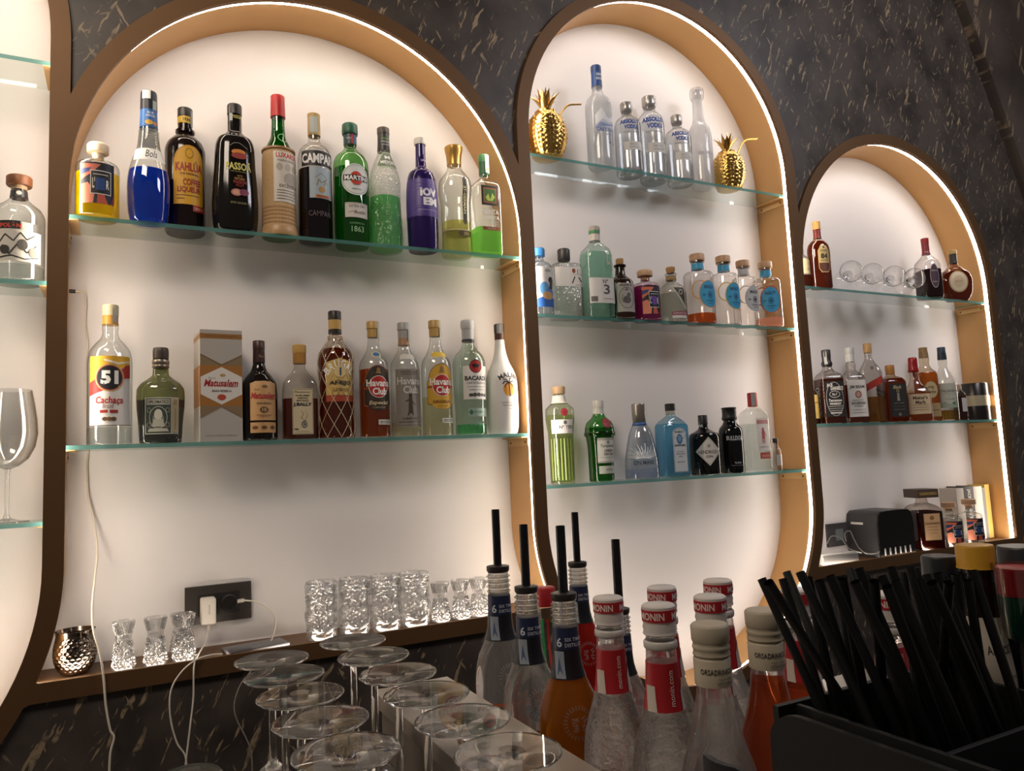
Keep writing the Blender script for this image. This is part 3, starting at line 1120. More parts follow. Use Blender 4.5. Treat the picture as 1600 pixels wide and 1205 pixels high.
bottle('frosted bottle half full of melon green liqueur with black neck', 604, 201, '2a',
       [(0, 12.2), (2, 13.1), (14, 13.4), (42, 12.2), (54, 12.6), (63, 10.8), (72, 7.6), (80, 4.9), (94, 4.3), (98, 4.3)],
       glass('f0f4ee', .6, .9, .10, (160, .9, True)), base=393, fill=(42, '6fdc78', .6),
       parts=[('neck_label', 'wrap', '33342f', 80.5, 95, .3), ('cap', [(95, 4.9), (99.5, 4.9), (100, 4.3)], '4a4038')],
       labels=[('label', [('p', [(-7.5, 64.5), (8.5, 64.5), (10, 66), (3.5, 78.5), (-2.5, 78.5), (-9, 66)], '9cb884'), ('p', [(-6.8, 65.3), (8, 65.3), (9, 66.4), (3, 77.7), (-2, 77.7), (-8.2, 66.4)], '757c70'),
                          ('t', 'M', .5, 73.5, 3, 'e8ebe4', 4.4, .03), ('t', 'MIDORI', .5, 69, 3, 'f0f2ec', 12, .02), ('t', 'MELON', .5, 66.6, 1.1, 'd0d4cc', 5)], .3),
               ('neck_print', [('t', 'MELON', .3, 90, 1.4, '8cc862', 6), ('t', 'MIDORI', .3, 87.4, 1.6, 'dfe2da', 7), ('t', 'LIQUEUR', .3, 84.8, 1.4, 'dfe2da', 6.4)], .6)], group=BOTS)

bottle('violet gin bottle with bold white lettering and white cap', 662, 217, '2a',
       [(0, 12.4), (1.5, 13), (40, 13.6), (62, 12.2), (68, 10.6), (72, 6.4), (74, 4.7), (97, 4.2)], paint('2b1c55', .12, .1, name='violet_bottle_glass'), base=393,
       parts=[('cap', [(94, 5), (96, 5.2), (99.4, 5.2), (100, 4.4)], 'e8e2d8'), ('sleeve', 'wrap', '4b3687', 27, 60, .12)],
       labels=[('label', [('t', 'IOV', 1.5, 47.8, 7.4, 'f1eef6', 15.5, .06), ('t', 'EM', 3, 39.6, 7.4, 'f1eef6', 13.5, .06), ('r', -8, 32.2, 10, 32.6, 'b7a9dc')] +
                         [('r', -14, z, 14, z + .35, '6c57ac') for z in (56, 53, 50, 36, 34, 30, 28.4)], .2),
               ('drawing', [('l', [(-1, 65), (4, 68.5), (3, 64), (8, 70), (9, 62)], .4, 'c6bce4')], .15),
               ('neck_print', [('t', 'IOVEM', 1.3, 79, 2, 'd4cbee', 5.4, .02)], .1)], group=BOTS)

bottle('tall faceted clear elderflower liqueur bottle with brass bell cap', 715, 230, '2a',
       [(0, 12), (2, 13), (20, 12.4), (46, 12.6), (58, 14.2), (67, 13.6), (74, 9.5), (79, 6.4), (84, 5.4)], glass('f4f7f2', .35, 1.0), base=402, n=2.4,
       fill=(30, 'dcd98a', .35),
       parts=[('cap', [(82.5, 6.4), (86, 6.4), (92, 7), (97, 8), (99, 8.1), (100, 7)], paint('b98f4c', .3, .7)),
              ('band', 'wrap', 'c8b98c', 20.5, 21.8, .2)],
       labels=[('label', [('p', [(1, 28), (3, 25.5), (5, 28), (5, 66), (3, 69), (1, 66)], '26231f'), ('t', 'ST-GERMAIN', 3, 47.5, 2.3, 'e9dcae', 24, .02, 0, -90),
                          ('o', 3, 47, 2.5, 20, .25, 'b99a54')], .6),
               ('lower_label', [('p', [(-3.5, 18.5), (-1.5, 20.5), (9, 20.5), (9, 15.5), (-1.5, 15.5), (-3.5, 17.5)], '5b4526'), ('r', 1.5, 16.5, 7.5, 19.5, '9a7c4c')], .4)], group=BOTS)

bottle('square clear bottle of pale green mint liqueur with green capsule', 762, 243, '2a',
       [(0, 12.6), (2, 13.4), (62, 13.6), (68, 13), (73, 9), (76, 5, 5, 2), (79, 4.6, 4.6, 2), (98, 4.5, 4.5, 2)], glass('f2f6ee', .45), base=401, n=5, dr=.8,
       fill=(26, '9be070', .4),
       parts=[('capsule', 'wrap', '2c6a40', 80, 98, .5), ('cap', [(92, 5.2), (99.3, 5.2), (100, 4.4)], '3b8450')],
       labels=[('label', [('r', -9, 46.5, 8.5, 66, '3c342c'), ('r', -7, 49, 6.5, 63.5, 'c2723f'), ('r', -6, 50, 5.5, 62.5, '4b7a34'),
                          ('p', [(-5, 54), (-2, 58), (0, 52), (2, 59), (5, 55), (2, 51), (-3, 51)], 'c8dc5c')], .2),
               ('print', [('t', 'MENTA', 0, 40.5, 4.6, 'f0efe9', 17, .02), ('t', 'SESENTA', 0, 34.8, 3.4, 'f0efe9', 17, .02), ('r', -9, 22.4, 9.5, 25.8, '8e4a2c'), ('t', 'LIQUORE', 0, 24.1, 1.6, 'e9c89c', 8)] +
                         [('r', -7, z, 7, z + .35, 'c9d6c6') for z in (31.4, 30, 28.5)], .2),
               ('tax_strip', [('r', -1, 81, 3.6, 99, 'dfe0da'), ('r', 0, 83, 3, 86, 'd08c54')], .8)], group=BOTS)

# ------------------------------------------------------------------ lower shelf: rums
RUMS = 'rum bottles on the lower shelf of the wide niche'
bottle('tall clear cachaça bottle with yellow and red label reading 51', 171, 477, '2b',
       [(0, 15), (1.5, 16.2), (58, 16.2), (66, 14.8), (72, 10.5), (76, 6.8), (80, 5.6), (84, 6), (87, 5.2), (98, 5)], glass('eef2f1', .4),
       fill=(12, 'dfe3e4', .1),
       parts=[('capsule', 'wrap', 'c8953c', 85.5, 98.5, .6), ('cap', [(92, 6), (99.3, 6), (100, 5.4)], 'd8c8a4')],
       labels=[('label', [('r', -16, 13, 17, 61.5, 'e8e4df'), ('p', [(-16, 36), (-16, 61.5), (17, 61.5), (17, 55), (9, 53), (0, 44), (-10, 40)], 'e6b22c'),
                          ('p', [(-16, 33.5), (-16, 43), (-10, 45.5), (4, 47), (12, 55), (17, 56), (17, 46.5), (8, 45.5), (-2, 38)], 'b3312a'),
                          ('p', [(-4, 58), (6, 55.5), (17, 57.5), (17, 58.5), (6, 57), (-4, 59.5)], 'f0e8da'),
                          ('c', 0, 46.2, 10.6, 9.7, 'c9a673'), ('c', 0, 46.2, 9.6, 8.8, '9b2a22'), ('c', 0, 46.2, 8.9, 8.2, '1c1d24'), ('t', '51', 0, 46.4, 9.6, 'f3f0ea', 12.5, .05),
                          ('t', 'Cachaça', 0, 30.2, 6, 'b3312a', 20, .02, .1), ('t', 'Brazil', -1, 26.4, 2.8, '6a3a34', 8, 0, .3), ('r', -6.5, 21.8, -1, 23.8, 'a8322b'), ('r', 0.3, 21.8, 6, 23.8, 'a8322b'),
                          ('c', -3, 17.6, 1.9, 1.4, '6c5238'), ('c', 0, 17.6, 1.9, 1.4, '7d6144'), ('c', 3, 17.6, 1.9, 1.4, '6c5238'), ('r', -16, 13, 17, 13.4, '4a443f')], .2),
               ('tax_strip', [('r', 1.6, 87, 5.5, 99, 'b8b6ae')], .9)], group=RUMS)

bottle('squat olive green rum bottle with swing stopper and portrait label', 251, 544, '2b',
       [(0, 20), (2, 22), (18, 23), (45, 25.4), (55, 25), (62, 21), (68, 12.5), (72, 8.6), (88, 7.6), (90, 7.4)], glass('7a8448', .4, .9, .08), dr=.62,
       fill=(45, '4a4424', .45),
       parts=[('stopper', [(88, 8.4), (93, 8.6), (99, 8.2), (100, 7.4)], '4a4038'), ('wire_collar', [(78, 8.2), (80, 9.2), (82, 8.6), (84, 9.4), (87, 8.8)], paint('9a8f80', .35, .8))],
       labels=[('label', [('r', -17, 9.5, 19, 47, 'c9c6b4'), ('r', -16, 10.5, 10, 46, '47504a'), ('r', -15, 39.5, 9, 45, 'c9c6b4'), ('t', 'DIPLOMATICO', -3, 42.3, 3.4, '2f3632', 22.5, .03),
                          ('o', -3, 26.5, 9.4, 11.5, .8, 'b9baa8'), ('c', -3, 24, 6, 7.4, '8d9284'), ('c', -3, 29.5, 4.2, 5.4, 'dad6c4'), ('p', [(-10, 17), (4, 17), (1.5, 25), (-7.5, 25)], 'c6c4b2'),
                          ('p', [(-14, 12), (8, 12), (6, 15.4), (-12, 15.4)], 'c9c6b4'), ('o', -12.5, 34, 2, 2.6, .5, 'b9baa8'), ('o', 6.5, 34, 2, 2.6, .5, 'b9baa8'), ('o', -12.5, 19, 2, 2.6, .5, 'b9baa8'), ('o', 6.5, 19, 2, 2.6, .5, 'b9baa8'),
                          ('r', 11.5, 11, 17.5, 46, 'b6a583'), ('r', 12.6, 39, 16.4, 44, '9c8a66'), ('r', 14, 14, 15.2, 36, '9c8a66')], .25)], group=RUMS)

loc, H = place(341, 521, '2b', .085)
t = thing('gift_box', 'tall marbled grey rum gift box with hexagon label and gold bands', 'box', loc, math.radians(4), None)
hw_ = H * .178
box('carton', (-hw_, -hw_, 0), (hw_, hw_, H), paint('c9c4be', .45, 0, (12, .1)), t, .0012)
k = H / 100
HX = 17.8
MARB = 'bdb7b0'
art('front_print', [('r', -HX, 0, HX, 100, 'b9b2aa'), ('p', [(-HX, 22), (0, 31.5), (HX, 22), (HX, 0), (-HX, 0)], MARB),
                    ('r', -HX, 92, HX, 96.5, '9c6c34'), ('t', 'MATUSALEM', 0, 94.3, 1.6, '6b4a24', 26),
                    ('r', -HX, 31.5, HX, 68, 'a87236'), ('p', [(-HX, 68), (-HX, 78), (0, 68.6), (HX, 78), (HX, 68)], '8a765a'),
                    ('p', [(-HX, 31.5), (-HX, 21), (0, 31), (HX, 21), (HX, 31.5)], '8a765a'),
                    ('p', [(0, 66.5), (-17.5, 57.5), (-17.5, 42), (0, 32.8), (17.5, 42), (17.5, 57.5)], 'e6e1da'),
                    ('t', 'Ron', -8, 56.5, 2, '8a8478', 6, 0, .2), ('c', 1, 59, 2.4, 1.4, 'b79a62'), ('t', 'Matusalem', 0, 52, 6.4, 'a8252a', 29, .03, .3),
                    ('t', 'Solera', 9, 49, 1.5, '8a8478', 7, 0, .2), ('t', 'GRAN RESERVA', 0, 45, 2, '3c3833', 17, .01), ('c', 0, 39.4, 3.6, 2.6, 'bc4a30'),
                    ('t', 'PRODUCTO DE REPUBLICA DOMINICANA', 0, 5.6, 1.0, '7d776e', 26),
                    ('l', [(-HX, 78), (0, 68.6), (HX, 78)], .4, '8a6a3c'), ('l', [(-HX, 21), (0, 31), (HX, 21)], .4, '8a6a3c')],
    flat_map((0, -hw_, 0), (1, 0, 0), (0, 0, 1), (0, -1, 0)), t, unit=k)
art('side_print', [('r', -HX, 0, HX, 100, 'b9b2aa'), ('r', -HX, 92, HX, 96.5, '9c6c34'), ('r', -HX, 31.5, HX, 68, 'a87236')], flat_map((-hw_, 0, 0), (0, -1, 0), (0, 0, 1), (-1, 0, 0)), t, unit=k)

bottle('dark round shouldered rum bottle with tan label and brown capsule', 406, 533, '2b',
       [(0, 15.8), (2, 18), (45, 18.4), (56, 17.6), (64, 13), (70, 8.2), (78, 5.8), (97, 5.4)], paint('1b1412', .1, name='dark_bottle_glass'), rz=6,
       parts=[('capsule', 'wrap', '3b211c', 78, 93, .4), ('cap', [(92, 6.1), (99.4, 6.1), (100, 5.4)], '4a2c24')],
       labels=[('label', [('p', [(-14, 19.5), (14, 19.5), (14, 56), (8, 57.6), (0, 58.2), (-8, 57.6), (-14, 56)], 'c99c6a'), ('c', 1, 52.5, 3, 1.6, '7d5a34'), ('t', 'Ron', -7, 49.5, 2, '7d5a34', 5, 0, .2),
                          ('t', 'Matusalem', 0, 43.5, 6.4, 'a8252a', 26, .03, .3), ('t', 'Solera', 7, 40.3, 1.7, '7d5a34', 7, 0, .2), ('t', 'GRAN RESERVA', 0, 36, 2, '4b3522', 15, .01),
                          ('c', 0, 29.8, 4.4, 3, '6b4c30'), ('t', '15', 0, 29.8, 3, 'd9b98a', 4, .02), ('r', -8, 24.4, 8, 24.8, '7d5a34'), ('r', -6, 23, 6, 23.3, '7d5a34')], .2),
               ('lower_label', [('r', -14, 7.5, 14, 17.6, 'c99c6a'), ('c', -9, 12.5, 3, 1.8, '6b4c30'), ('c', 0, 12.5, 3, 1.8, '6b4c30'), ('c', 9, 12.5, 3, 1.8, '6b4c30')], .2),
               ('neck_print', [('t', 'Ron', 1, 84, 3, 'b08c6c', 5, 0, .2)], .65)], group=RUMS)

bottle('small flat clear bottle of amber agricole rum with gold screw cap', 470, 539.5, '2b',
       [(0, 17.5), (1.5, 18.6), (46, 18.6), (58, 17.6), (65, 14), (71, 8.5), (76, 6, 6, 2), (97, 5.6, 5.6, 2)], glass('e9e6e2', .4), n=4, dr=.5,
       fill=(43, '8a3a20', .5), rz=4,
       parts=[('capsule', [(80, 7), (91, 6.9)], 'b8823c'), ('cap', [(91, 7.2), (93, 7.4), (99.4, 7.3), (100, 6.5)], 'd2a65c')],
       labels=[('label', [('r', -11, 5.5, 11.5, 53, 'd8c8a4'), ('o', 0, 29, 11, 23, .0001, 'd8c8a4'), ('l', [(-10.3, 6.3), (10.8, 6.3), (10.8, 52.2), (-10.3, 52.2), (-10.3, 6.3)], .35, '7c6a4c'),
                          ('t', 'Plantations', 0, 49.5, 1.8, '4a4234', 17, 0, .2), ('t', 'RHUM AMBRÉ', 0, 46, 2, '4a4234', 15, .02), ('t', 'AGRICOLE', 0, 43.2, 1.8, '4a4234', 11, .02), ('t', 'MARTINIQUE', 0, 40.4, 1.8, '4a4234', 13, .02),
                          ('t', 'J.BALLY', 0, 36.3, 4.2, '2a3340', 20, .04), ('l', [(-2, 30), (1, 27), (-2, 23), (3, 20), (1, 17)], .4, 'b08c54'), ('l', [(3, 31), (5, 26), (3, 21)], .35, 'b08c54'),
                          ('o', 1.5, 16, 3, 3.6, .8, '5a6268'), ('c', 1.5, 16, 1.2, 1.4, '5a6268'), ('r', -9, 10.5, -5, 11.6, '4a4234'), ('t', 'Lajus du Carbet', 0, 8.4, 1.3, '4a4234', 14)], .2)], group=RUMS)

NET = []
rt = bottle('tall amber rum bottle wrapped in a cord net', 527, 487, '2b',
            [(0, 12.8), (2, 14), (16, 13.6), (45, 13.2), (58, 14), (66, 13), (72, 9), (76, 5.6), (82, 4.8), (98, 4.6)], glass('e8d8cc', .45),
            fill=(70, '8a3a1a', .5),
            parts=[('capsule', 'wrap', 'c9a25c', 85.5, 93, .4), ('cap', [(93, 5.2), (99.2, 5.2), (100, 4.7)], '2a211c'), ('neck_band', 'wrap', '2a211c', 82, 85.3, .45)],
            labels=[('label', [('p', [(-11.5, 30), (12.5, 30), (12.5, 58), (0, 61.5), (-11.5, 58)], 'c9a85e'), ('p', [(-11.5, 28), (12.5, 28), (12.5, 33), (-11.5, 33)], 'a3402a'),
                               ('t', 'B', -10.4, 51.6, 6, 'efece4', 4, .03, 0, 46), ('t', 'R', -6.8, 54.8, 6, 'efece4', 4, .03, 0, 28), ('t', 'U', -2.4, 56.8, 6, 'efece4', 4, .03, 0, 10), ('t', 'G', 2.4, 56.8, 6, 'efece4', 4, .03, 0, -10), ('t', 'A', 6.8, 54.8, 6, 'efece4', 4, .03, 0, -28), ('t', 'L', 10.4, 51.6, 6, 'efece4', 3.4, .03, 0, -46),
                               ('c', 0, 51, 4.6, 4.4, 'e0c890'), ('r', -.5, 48, .9, 54, '3a5c72'), ('t', 'AÑEJO', 0.5, 42.3, 4.6, '2a2420', 18, .04), ('t', 'SUPERIOR', .5, 37.3, 2.4, '8a6a34', 14, .02),
                               ('o', -4, 34.4, 2.6, 2, .4, '8a6a34'), ('o', 5, 34.4, 2.6, 2, .4, '8a6a34')], .2)], group=RUMS)
shp = Shape([(0, 13.2), (2, 14.5), (16, 14.1), (45, 13.7), (58, 14.5), (66, 13.5), (72, 9.5), (77, 6.2), (80, 5.4)])
Hn = place(527, 487, '2b')[1]
bm = bmesh.new()
for d in (1, -1):
    for s in range(8):
        pts = []
        for q in range(40):
            z = 1 + 77 * q / 39
            hw, hd, n = shp.at(z)
            a = 2 * PI * s / 8 + d * q / 39 * 2.35 * 1.33
            pts.append((hw * math.sin(a) * Hn / 100, -hw * math.cos(a) * Hn / 100, z * Hn / 100))
        tube_mesh(bm, pts, 0.0006, 5)
for z, r in ((78.5, 5.9), (80, 5.7)):
    for q in range(1):
        pts = [(r * math.sin(2 * PI * j / 20) * Hn / 100, -r * math.cos(2 * PI * j / 20) * Hn / 100, z * Hn / 100) for j in range(21)]
        tube_mesh(bm, pts, 0.0012, 6)
from_bm('cord_net', bm, paint('d8c3a0', .8), rt, 60)


def havana(px, top, lab, label, liq, kind):
    items = []
    if kind == 'silver':
        items = [('r', -13, 8, 13.5, 58, '8d857c'), ('r', -13, 9.4, 13.5, 10, '6b6058'), ('t', 'GENUINE CUBAN', 0, 55.5, 1.8, '3a322c', 16), ('t', 'AÑEJO BLANCO', 0, 53.4, 1.8, '3a322c', 15),
                 ('t', 'Havana', 0, 47.6, 6.6, 'd0cbc4', 23, .03), ('t', 'Club.', 1.5, 40, 6.6, 'd0cbc4', 15, .03), ('c', 0, 35, 1.4, 1.6, '3a322c'), ('p', [(-2, 20), (2, 20), (1.4, 33.4), (-1.4, 33.4)], '4a4038'),
                 ('l', [(-4.5, 30), (0, 32), (4, 27)], .7, '4a4038'), ('l', [(-1.4, 21), (-2.6, 18)], 1, '4a4038'), ('l', [(1.4, 21), (2.2, 18)], 1, '4a4038'), ('t', 'CUBAN RUM', 0, 15.5, 2, '3a322c', 15),
                 ('r', -11, 12.4, 11, 12.8, '5a5048')]
    else:
        bg = '3b3029' if kind == 'dark' else 'd6a63a'
        ed = 'a5604a' if kind == 'dark' else '8a5a20'
        items = [('c', 0, 47, 12, 14, ed), ('r', -13.5, 26, 13.5, 47, ed, 2), ('c', 0, 47, 11.4, 13.3, bg), ('r', -13, 26.8, 13, 46.6, bg, 2),
                 ('c', 0, 26.5, 9, 4, bg), ('c', 0, 57, 1.6, 1.8, '9a7a4c'), ('p', [(-2.6, 53.5), (2.6, 53.5), (1, 57), (-1, 57)], '9a7a4c'),
                 ('p', [(-13, 40.5), (13, 40.5), (13, 42), (-13, 42)], 'a3412a'),
                 ('c', 0, 42.5, 8.6, 9.4, 'efe9df'), ('c', 0, 42.5, 8.1, 8.9, 'b52a26'), ('t', 'Havana', 0, 45.6, 6, 'f4f1ea', 21, .03), ('t', 'Club', 1, 38.6, 6, 'f4f1ea', 12.5, .03),
                 ('t', 'Especial' if kind == 'dark' else 'ORIGINAL', 0, 28.6, 4 if kind == 'dark' else 2.6, 'e0cfa0' if kind == 'dark' else '6a3a18', 17, .02, .2 if kind == 'dark' else 0),
                 ('t', 'AÑEJO 3 AÑOS' if kind != 'dark' else 'CUBAN RUM', 0, 25, 1.4, 'c4b088' if kind == 'dark' else '7a4a20', 10)]
    neck = [('c', 0, 70.5, 4.4, 2.6, 'd8c9a0'), ('c', 0, 70.5, 3.2, 1.9, '3b6ea0')] if kind == 'dark' else \
           [('p', [(-7, 70.5), (-3, 72), (0, 71.2), (3, 72), (7, 70.5), (7, 67), (-7, 67)], 'd9b63f' if kind == 'gold' else 'cbc6bd')]
    parts = [('cap', [(86, 5), (93, 5), (93.4, 5.6), (99.3, 5.5), (100, 5)], 'c39d5c' if kind != 'silver' else 'a8a6a2')]
    if kind == 'silver':
        parts.append(('neck_label', 'wrap', 'b08a68', 80, 87.5, .3))
    bottle(lab, px, top, '2b', [(0, 12.2), (1.5, 12.9), (58, 12.9), (64, 12), (70, 8.6), (77, 5.4), (86, 4.6), (98, 4.5)],
           glass('eef0ee', .4), fill=liq, parts=parts,
           labels=[('label', items, .2), ('neck_badge', neck, .2), ('tax_strip', [('r', 2.6, 83, 6, 99.6, 'b9bbb6')], 1.0)] +
                  ([('seal_strip', [('r', -1, 10.6, 12, 14.8, 'd9d6cc'), ('r', .6, 11.6, 10.8, 13.8, '8f8c82'), ('t', 'GARANTIA', 6, 12.7, 1.1, 'e5e2d8', 8)], .25)] if kind != 'silver' else []), group=RUMS)


havana(587, 503, 'amber rum bottle with dark brown club label and gold cap', '', (58, 'c0602a', .45), 'dark')
havana(635.5, 505, 'pale rum bottle with silver club label and figure', '', (12, 'e9e0c0', .15), 'silver')
havana(685, 501.5, 'pale rum bottle with yellow club label and gold cap', '', (33, 'efe6c4', .15), 'gold')

bottle('pale green white rum bottle with red bat roundel', 737, 501, '2b',
       [(0, 12.6), (2, 13.4), (14, 13.2), (45, 14), (62, 14.2), (69, 12), (74, 7.5), (79, 5.2), (98, 4.8)], glass('d3ecdf', .5), fill=(9, '7fd09a', .4),
       parts=[('capsule', 'wrap', 'b9b9ba', 83, 98, .35), ('cap', [(92, 5.6), (95, 6.2), (99.4, 5.8), (100, 5)], 'c9c8c8'), ('neck_band', 'wrap', '33343a', 81, 82.8, .45)],
       labels=[('label', [('r', -11.5, 30, 14, 58.5, 'e9e6e1'), ('c', 0, 58, 5.8, 5.8, '4b2a28'), ('c', 0, 58, 5.2, 5.2, 'b22c28'), ('p', [(-4, 59.4), (-1, 60.4), (0, 59.4), (1, 60.4), (4, 59.4), (2, 56.4), (0, 57.4), (-2, 56.4)], '241c1c'),
                          ('t', 'BACARDÍ', .6, 48.3, 4.8, '2a2a2c', 21, .035), ('t', 'CARTA BLANCA', .6, 43.8, 1.9, '55555a', 18, .01), ('r', -8, 40.4, 9, 40.8, '8a8a8e'), ('t', 'SUPERIOR WHITE RUM', .6, 38, 1.1, '55555a', 14),
                          ('c', -5, 33.6, 1.8, 1.4, '4a4744'), ('c', -1.8, 33.8, 2, 1.6, '5a5754'), ('c', 1.8, 33.8, 2, 1.6, '4a4744'), ('c', 5.2, 33.6, 1.8, 1.4, '5a5754'), ('c', 8.4, 33.4, 1.6, 1.3, '4a4744')], .2),
               ('lower_label', [('r', -7.5, 15.4, 12.5, 22.5, '9cb3a6'), ('t', 'SANTIAGO DE CUBA', 4, 19.2, 1.5, '3c5248', 13), ('p', [(-7, 19), (-5, 21.5), (-3, 19), (-5, 16.5)], '3c6a4c')], .2),
               ('embossing', [('t', '1862', 1, 9.8, 4.4, '7fae95', 13)], .1)], group=RUMS)

bottle('white coconut rum bottle with palm tree print', 787, 507, '2b',
       [(0, 11.8), (2, 13), (10, 14.2), (30, 14.6), (48, 14.2), (56, 12), (66, 7.5), (76, 5), (86, 4.2), (98, 4.2)], paint('f0edea', .25, 0, None, 'white_bottle_glaze'),
       parts=[('capsule', 'wrap', '4a2f26', 85.5, 98, .35), ('cap', [(92, 4.8), (99.3, 4.8), (100, 4.2)], '3a2620')],
       labels=[('label', [('t', 'M', -7, 50.3, 4.6, '2a2624', 4.2, .03, 0, 24), ('t', 'A', -2.8, 52.2, 4.6, '2a2624', 4, .03, 0, 10), ('t', 'L', 1.4, 52.6, 4.6, '2a2624', 2.8, .03, 0, -2),
                          ('t', 'I', 4.3, 52.2, 4.4, '2a2624', 1.2, .03, 0, -8), ('t', 'B', 7, 51.2, 4.4, '2a2624', 3.2, .03, 0, -14), ('t', 'U', 10.4, 49.4, 4.4, '2a2624', 3.6, .03, 0, -24),
                          ('c', 0.5, 39.5, 5.6, 6.2, 'e8a03a'), ('p', [(.2, 33), (1.4, 33), (.6, 45), (-.2, 45)], '2a2624'),
                          ('l', [(.2, 45), (-3.6, 46.5), (-5.6, 44)], .9, '2a2624'), ('l', [(.2, 45), (-2.8, 48.4), (-5, 47.6)], .9, '2a2624'), ('l', [(.2, 45), (1.2, 49), (3, 49.4)], .9, '2a2624'),
                          ('l', [(.2, 45), (4, 46.8), (6, 44)], .9, '2a2624'), ('l', [(.2, 45), (-3, 43.4), (-3.6, 41)], .8, '2a2624'), ('l', [(.2, 45), (3, 43.2), (3.4, 41)], .8, '2a2624'),
                          ('t', 'RUM WITH COCONUT', 0, 27.4, 1.4, '55504c', 14), ('t', 'AND CARIBBEAN', 0, 25, 1.4, '55504c', 12), ('r', -1, 22, 3, 22.3, '8a8480')], .1),
               ('tax_strip', [('r', -4.6, 91, -.4, 99.5, 'a8aca8')], .7)], group=RUMS)

# ------------------------------------------------------------------ pill niche, upper shelf: vodkas and pineapples
VOD = 'vodka bottles on the top shelf of the pill niche'
GOLDM = paint('e2b565', .27, 1.0, None, 'polished_gold')


def pineapple(label, px, top, base, straw_px):
    loc, H = place(px, top, '3a', 0.08, base)
    t = thing('pineapple_cup', label, 'cup', loc, 0, 'gold pineapple cups on the top shelf')
    hb = H * 0.66
    prof = [(0, 0), (.42, .0), (.47, .02), (.5, .05), (.62, .2), (.70, .42), (.68, .62), (.56, .82), (.36, .96), (.2, 1.0), (0, 1.0)]
    R_ = H * .27 / .70
    N = 48
    rows = 34
    zs = [p[1] for p in prof[2:-2]]; rr = [p[0] for p in prof[2:-2]]
    bm = bmesh.new()
    P = [(0, 0)]
    for i in range(rows + 1):
        q = .02 + .97 * i / rows
        P.append((float(np.interp(q, zs, rr)) * R_, q * hb))
    P.append((0, hb))

    def disp(a, z, r):
        u = a / (2 * PI) * 12
        v = z / hb * 11
        x1, x2 = (u + v) % 1, (u - v) % 1
        b = min(x1, 1 - x1, x2, 1 - x2) * 2
        return 0.0042 * b * min(1, r / (.3 * R_))
    lathe_mesh(bm, P, N * 2, disp=disp)
    from_bm('body', bm, GOLDM, t, 40)
    leaves = bmesh.new()
    for ring, n, ln, lean in ((0, 5, .36, .95), (1, 5, .38, .55), (2, 3, .37, .16)):
        for j in range(n):
            a = 2 * PI * (j + ring * .5) / n + .3
            d = Vector((math.cos(a), math.sin(a), 0))
            s = Vector((-math.sin(a), math.cos(a), 0))
            rows_ = []
            for q in range(6):
                f = q / 5
                w_ = H * .05 * (math.sin(PI * min(1, f * .8 + .2)) ** .8) * (1 - f ** 3)
                p = d * (H * (.03 + lean * .2 * f ** 1.3)) + Vector((0, 0, hb * .98 + H * ln * (f - lean * .38 * f * f)))
                rows_.append((leaves.verts.new(p - s * w_), leaves.verts.new(p + d * w_ * .35 * (1 if ring < 2 else .6)), leaves.verts.new(p + s * w_)))
            for r0, r1 in zip(rows_[:-1], rows_[1:]):
                leaves.faces.new((r0[0], r0[1], r1[1], r1[0])); leaves.faces.new((r0[1], r0[2], r1[2], r1[1]))
    bmesh.ops.remove_doubles(leaves, verts=leaves.verts, dist=1e-5)
    bmesh.ops.solidify(leaves, geom=list(leaves.faces), thickness=0.0012)
    lo = from_bm('leaf_crown', leaves, GOLDM, t, 50)
    tip = on_y(straw_px[0], straw_px[1], loc[1] - 0.01) - np.array(loc)
    a0 = (R_ * .45, 0.0, hb * .86)
    mid = (a0[0] + (tip[0] - a0[0]) * .42, -0.005, a0[2] + (tip[2] - a0[2]) * .8)
    tube('straw', spline([a0, mid, tuple(tip)], 8), 0.0028, GOLDM, t)
    return t


pineapple('gold pineapple cup beside the tall frosted vodka bottle', 856, 138, 249, (908, 163))
pineapple('gold pineapple cup beside the frosted slim bottle at the shelf end', 1140, 208, 298, (1183, 217))

bottle('tall frosted vodka bottle with mountain picture and blue capsule', 940, 104, '3a',
       [(0, 10.5), (2, 12), (10, 12.4), (58, 12.4), (66, 10.6), (71, 6.6), (76, 4.8), (98, 4.3)], glass('f4f6f8', .8, .7, .4), base=264, group=VOD,
       fill=(60, 'e8ecee', .08),
       parts=[('capsule', 'wrap', '2c4f8c', 79, 98, .45), ('cap', [(94, 5), (99.3, 5), (100, 4.4)], '24406f')],
       labels=[('label', [('p', [(-11, 31), (13, 31), (13, 46), (9, 48), (4, 44), (0, 46), (-3, 52), (-5, 54), (-8, 50), (-11, 47)], 'c9cfe0'), ('p', [(-11, 38), (-4, 43), (2, 40), (13, 44), (13, 46), (9, 48), (4, 44), (0, 46), (-3, 52), (-5, 54), (-8, 50), (-11, 47)], 'eef0f5'),
                          ('p', [(-11, 36), (-6, 40), (2, 38), (13, 42), (13, 39), (-11, 34)], '8d9cc4'), ('t', 'GREY GOOSE', 2, 33, 3.4, '3c5390', 24, .02), ('t', 'VODKA', 4, 28.6, 2.3, '3c5390', 11, .01),
                          ('t', 'IMPORTED', 5, 25.6, 1.3, '6a7aa8', 9), ('t', 'FRANCE', 5, 23.2, 1.6, '6a7aa8', 8), ('r', 1, 20.2, 4, 21.4, '2c4f8c'), ('r', 7, 20.2, 10, 21.4, '8a3438')], .2),
               ('goose_print', [('l', [(2, 61), (5, 59.5), (7, 62), (8, 59), (6, 57)], .6, '6a7688')], .2),
               ('neck_print', [('t', 'GREY', 0, 90, 2.6, 'dfe4ee', 6, .03), ('t', 'GOOSE', 0, 86, 2.6, 'dfe4ee', 7, .03)], .7)])


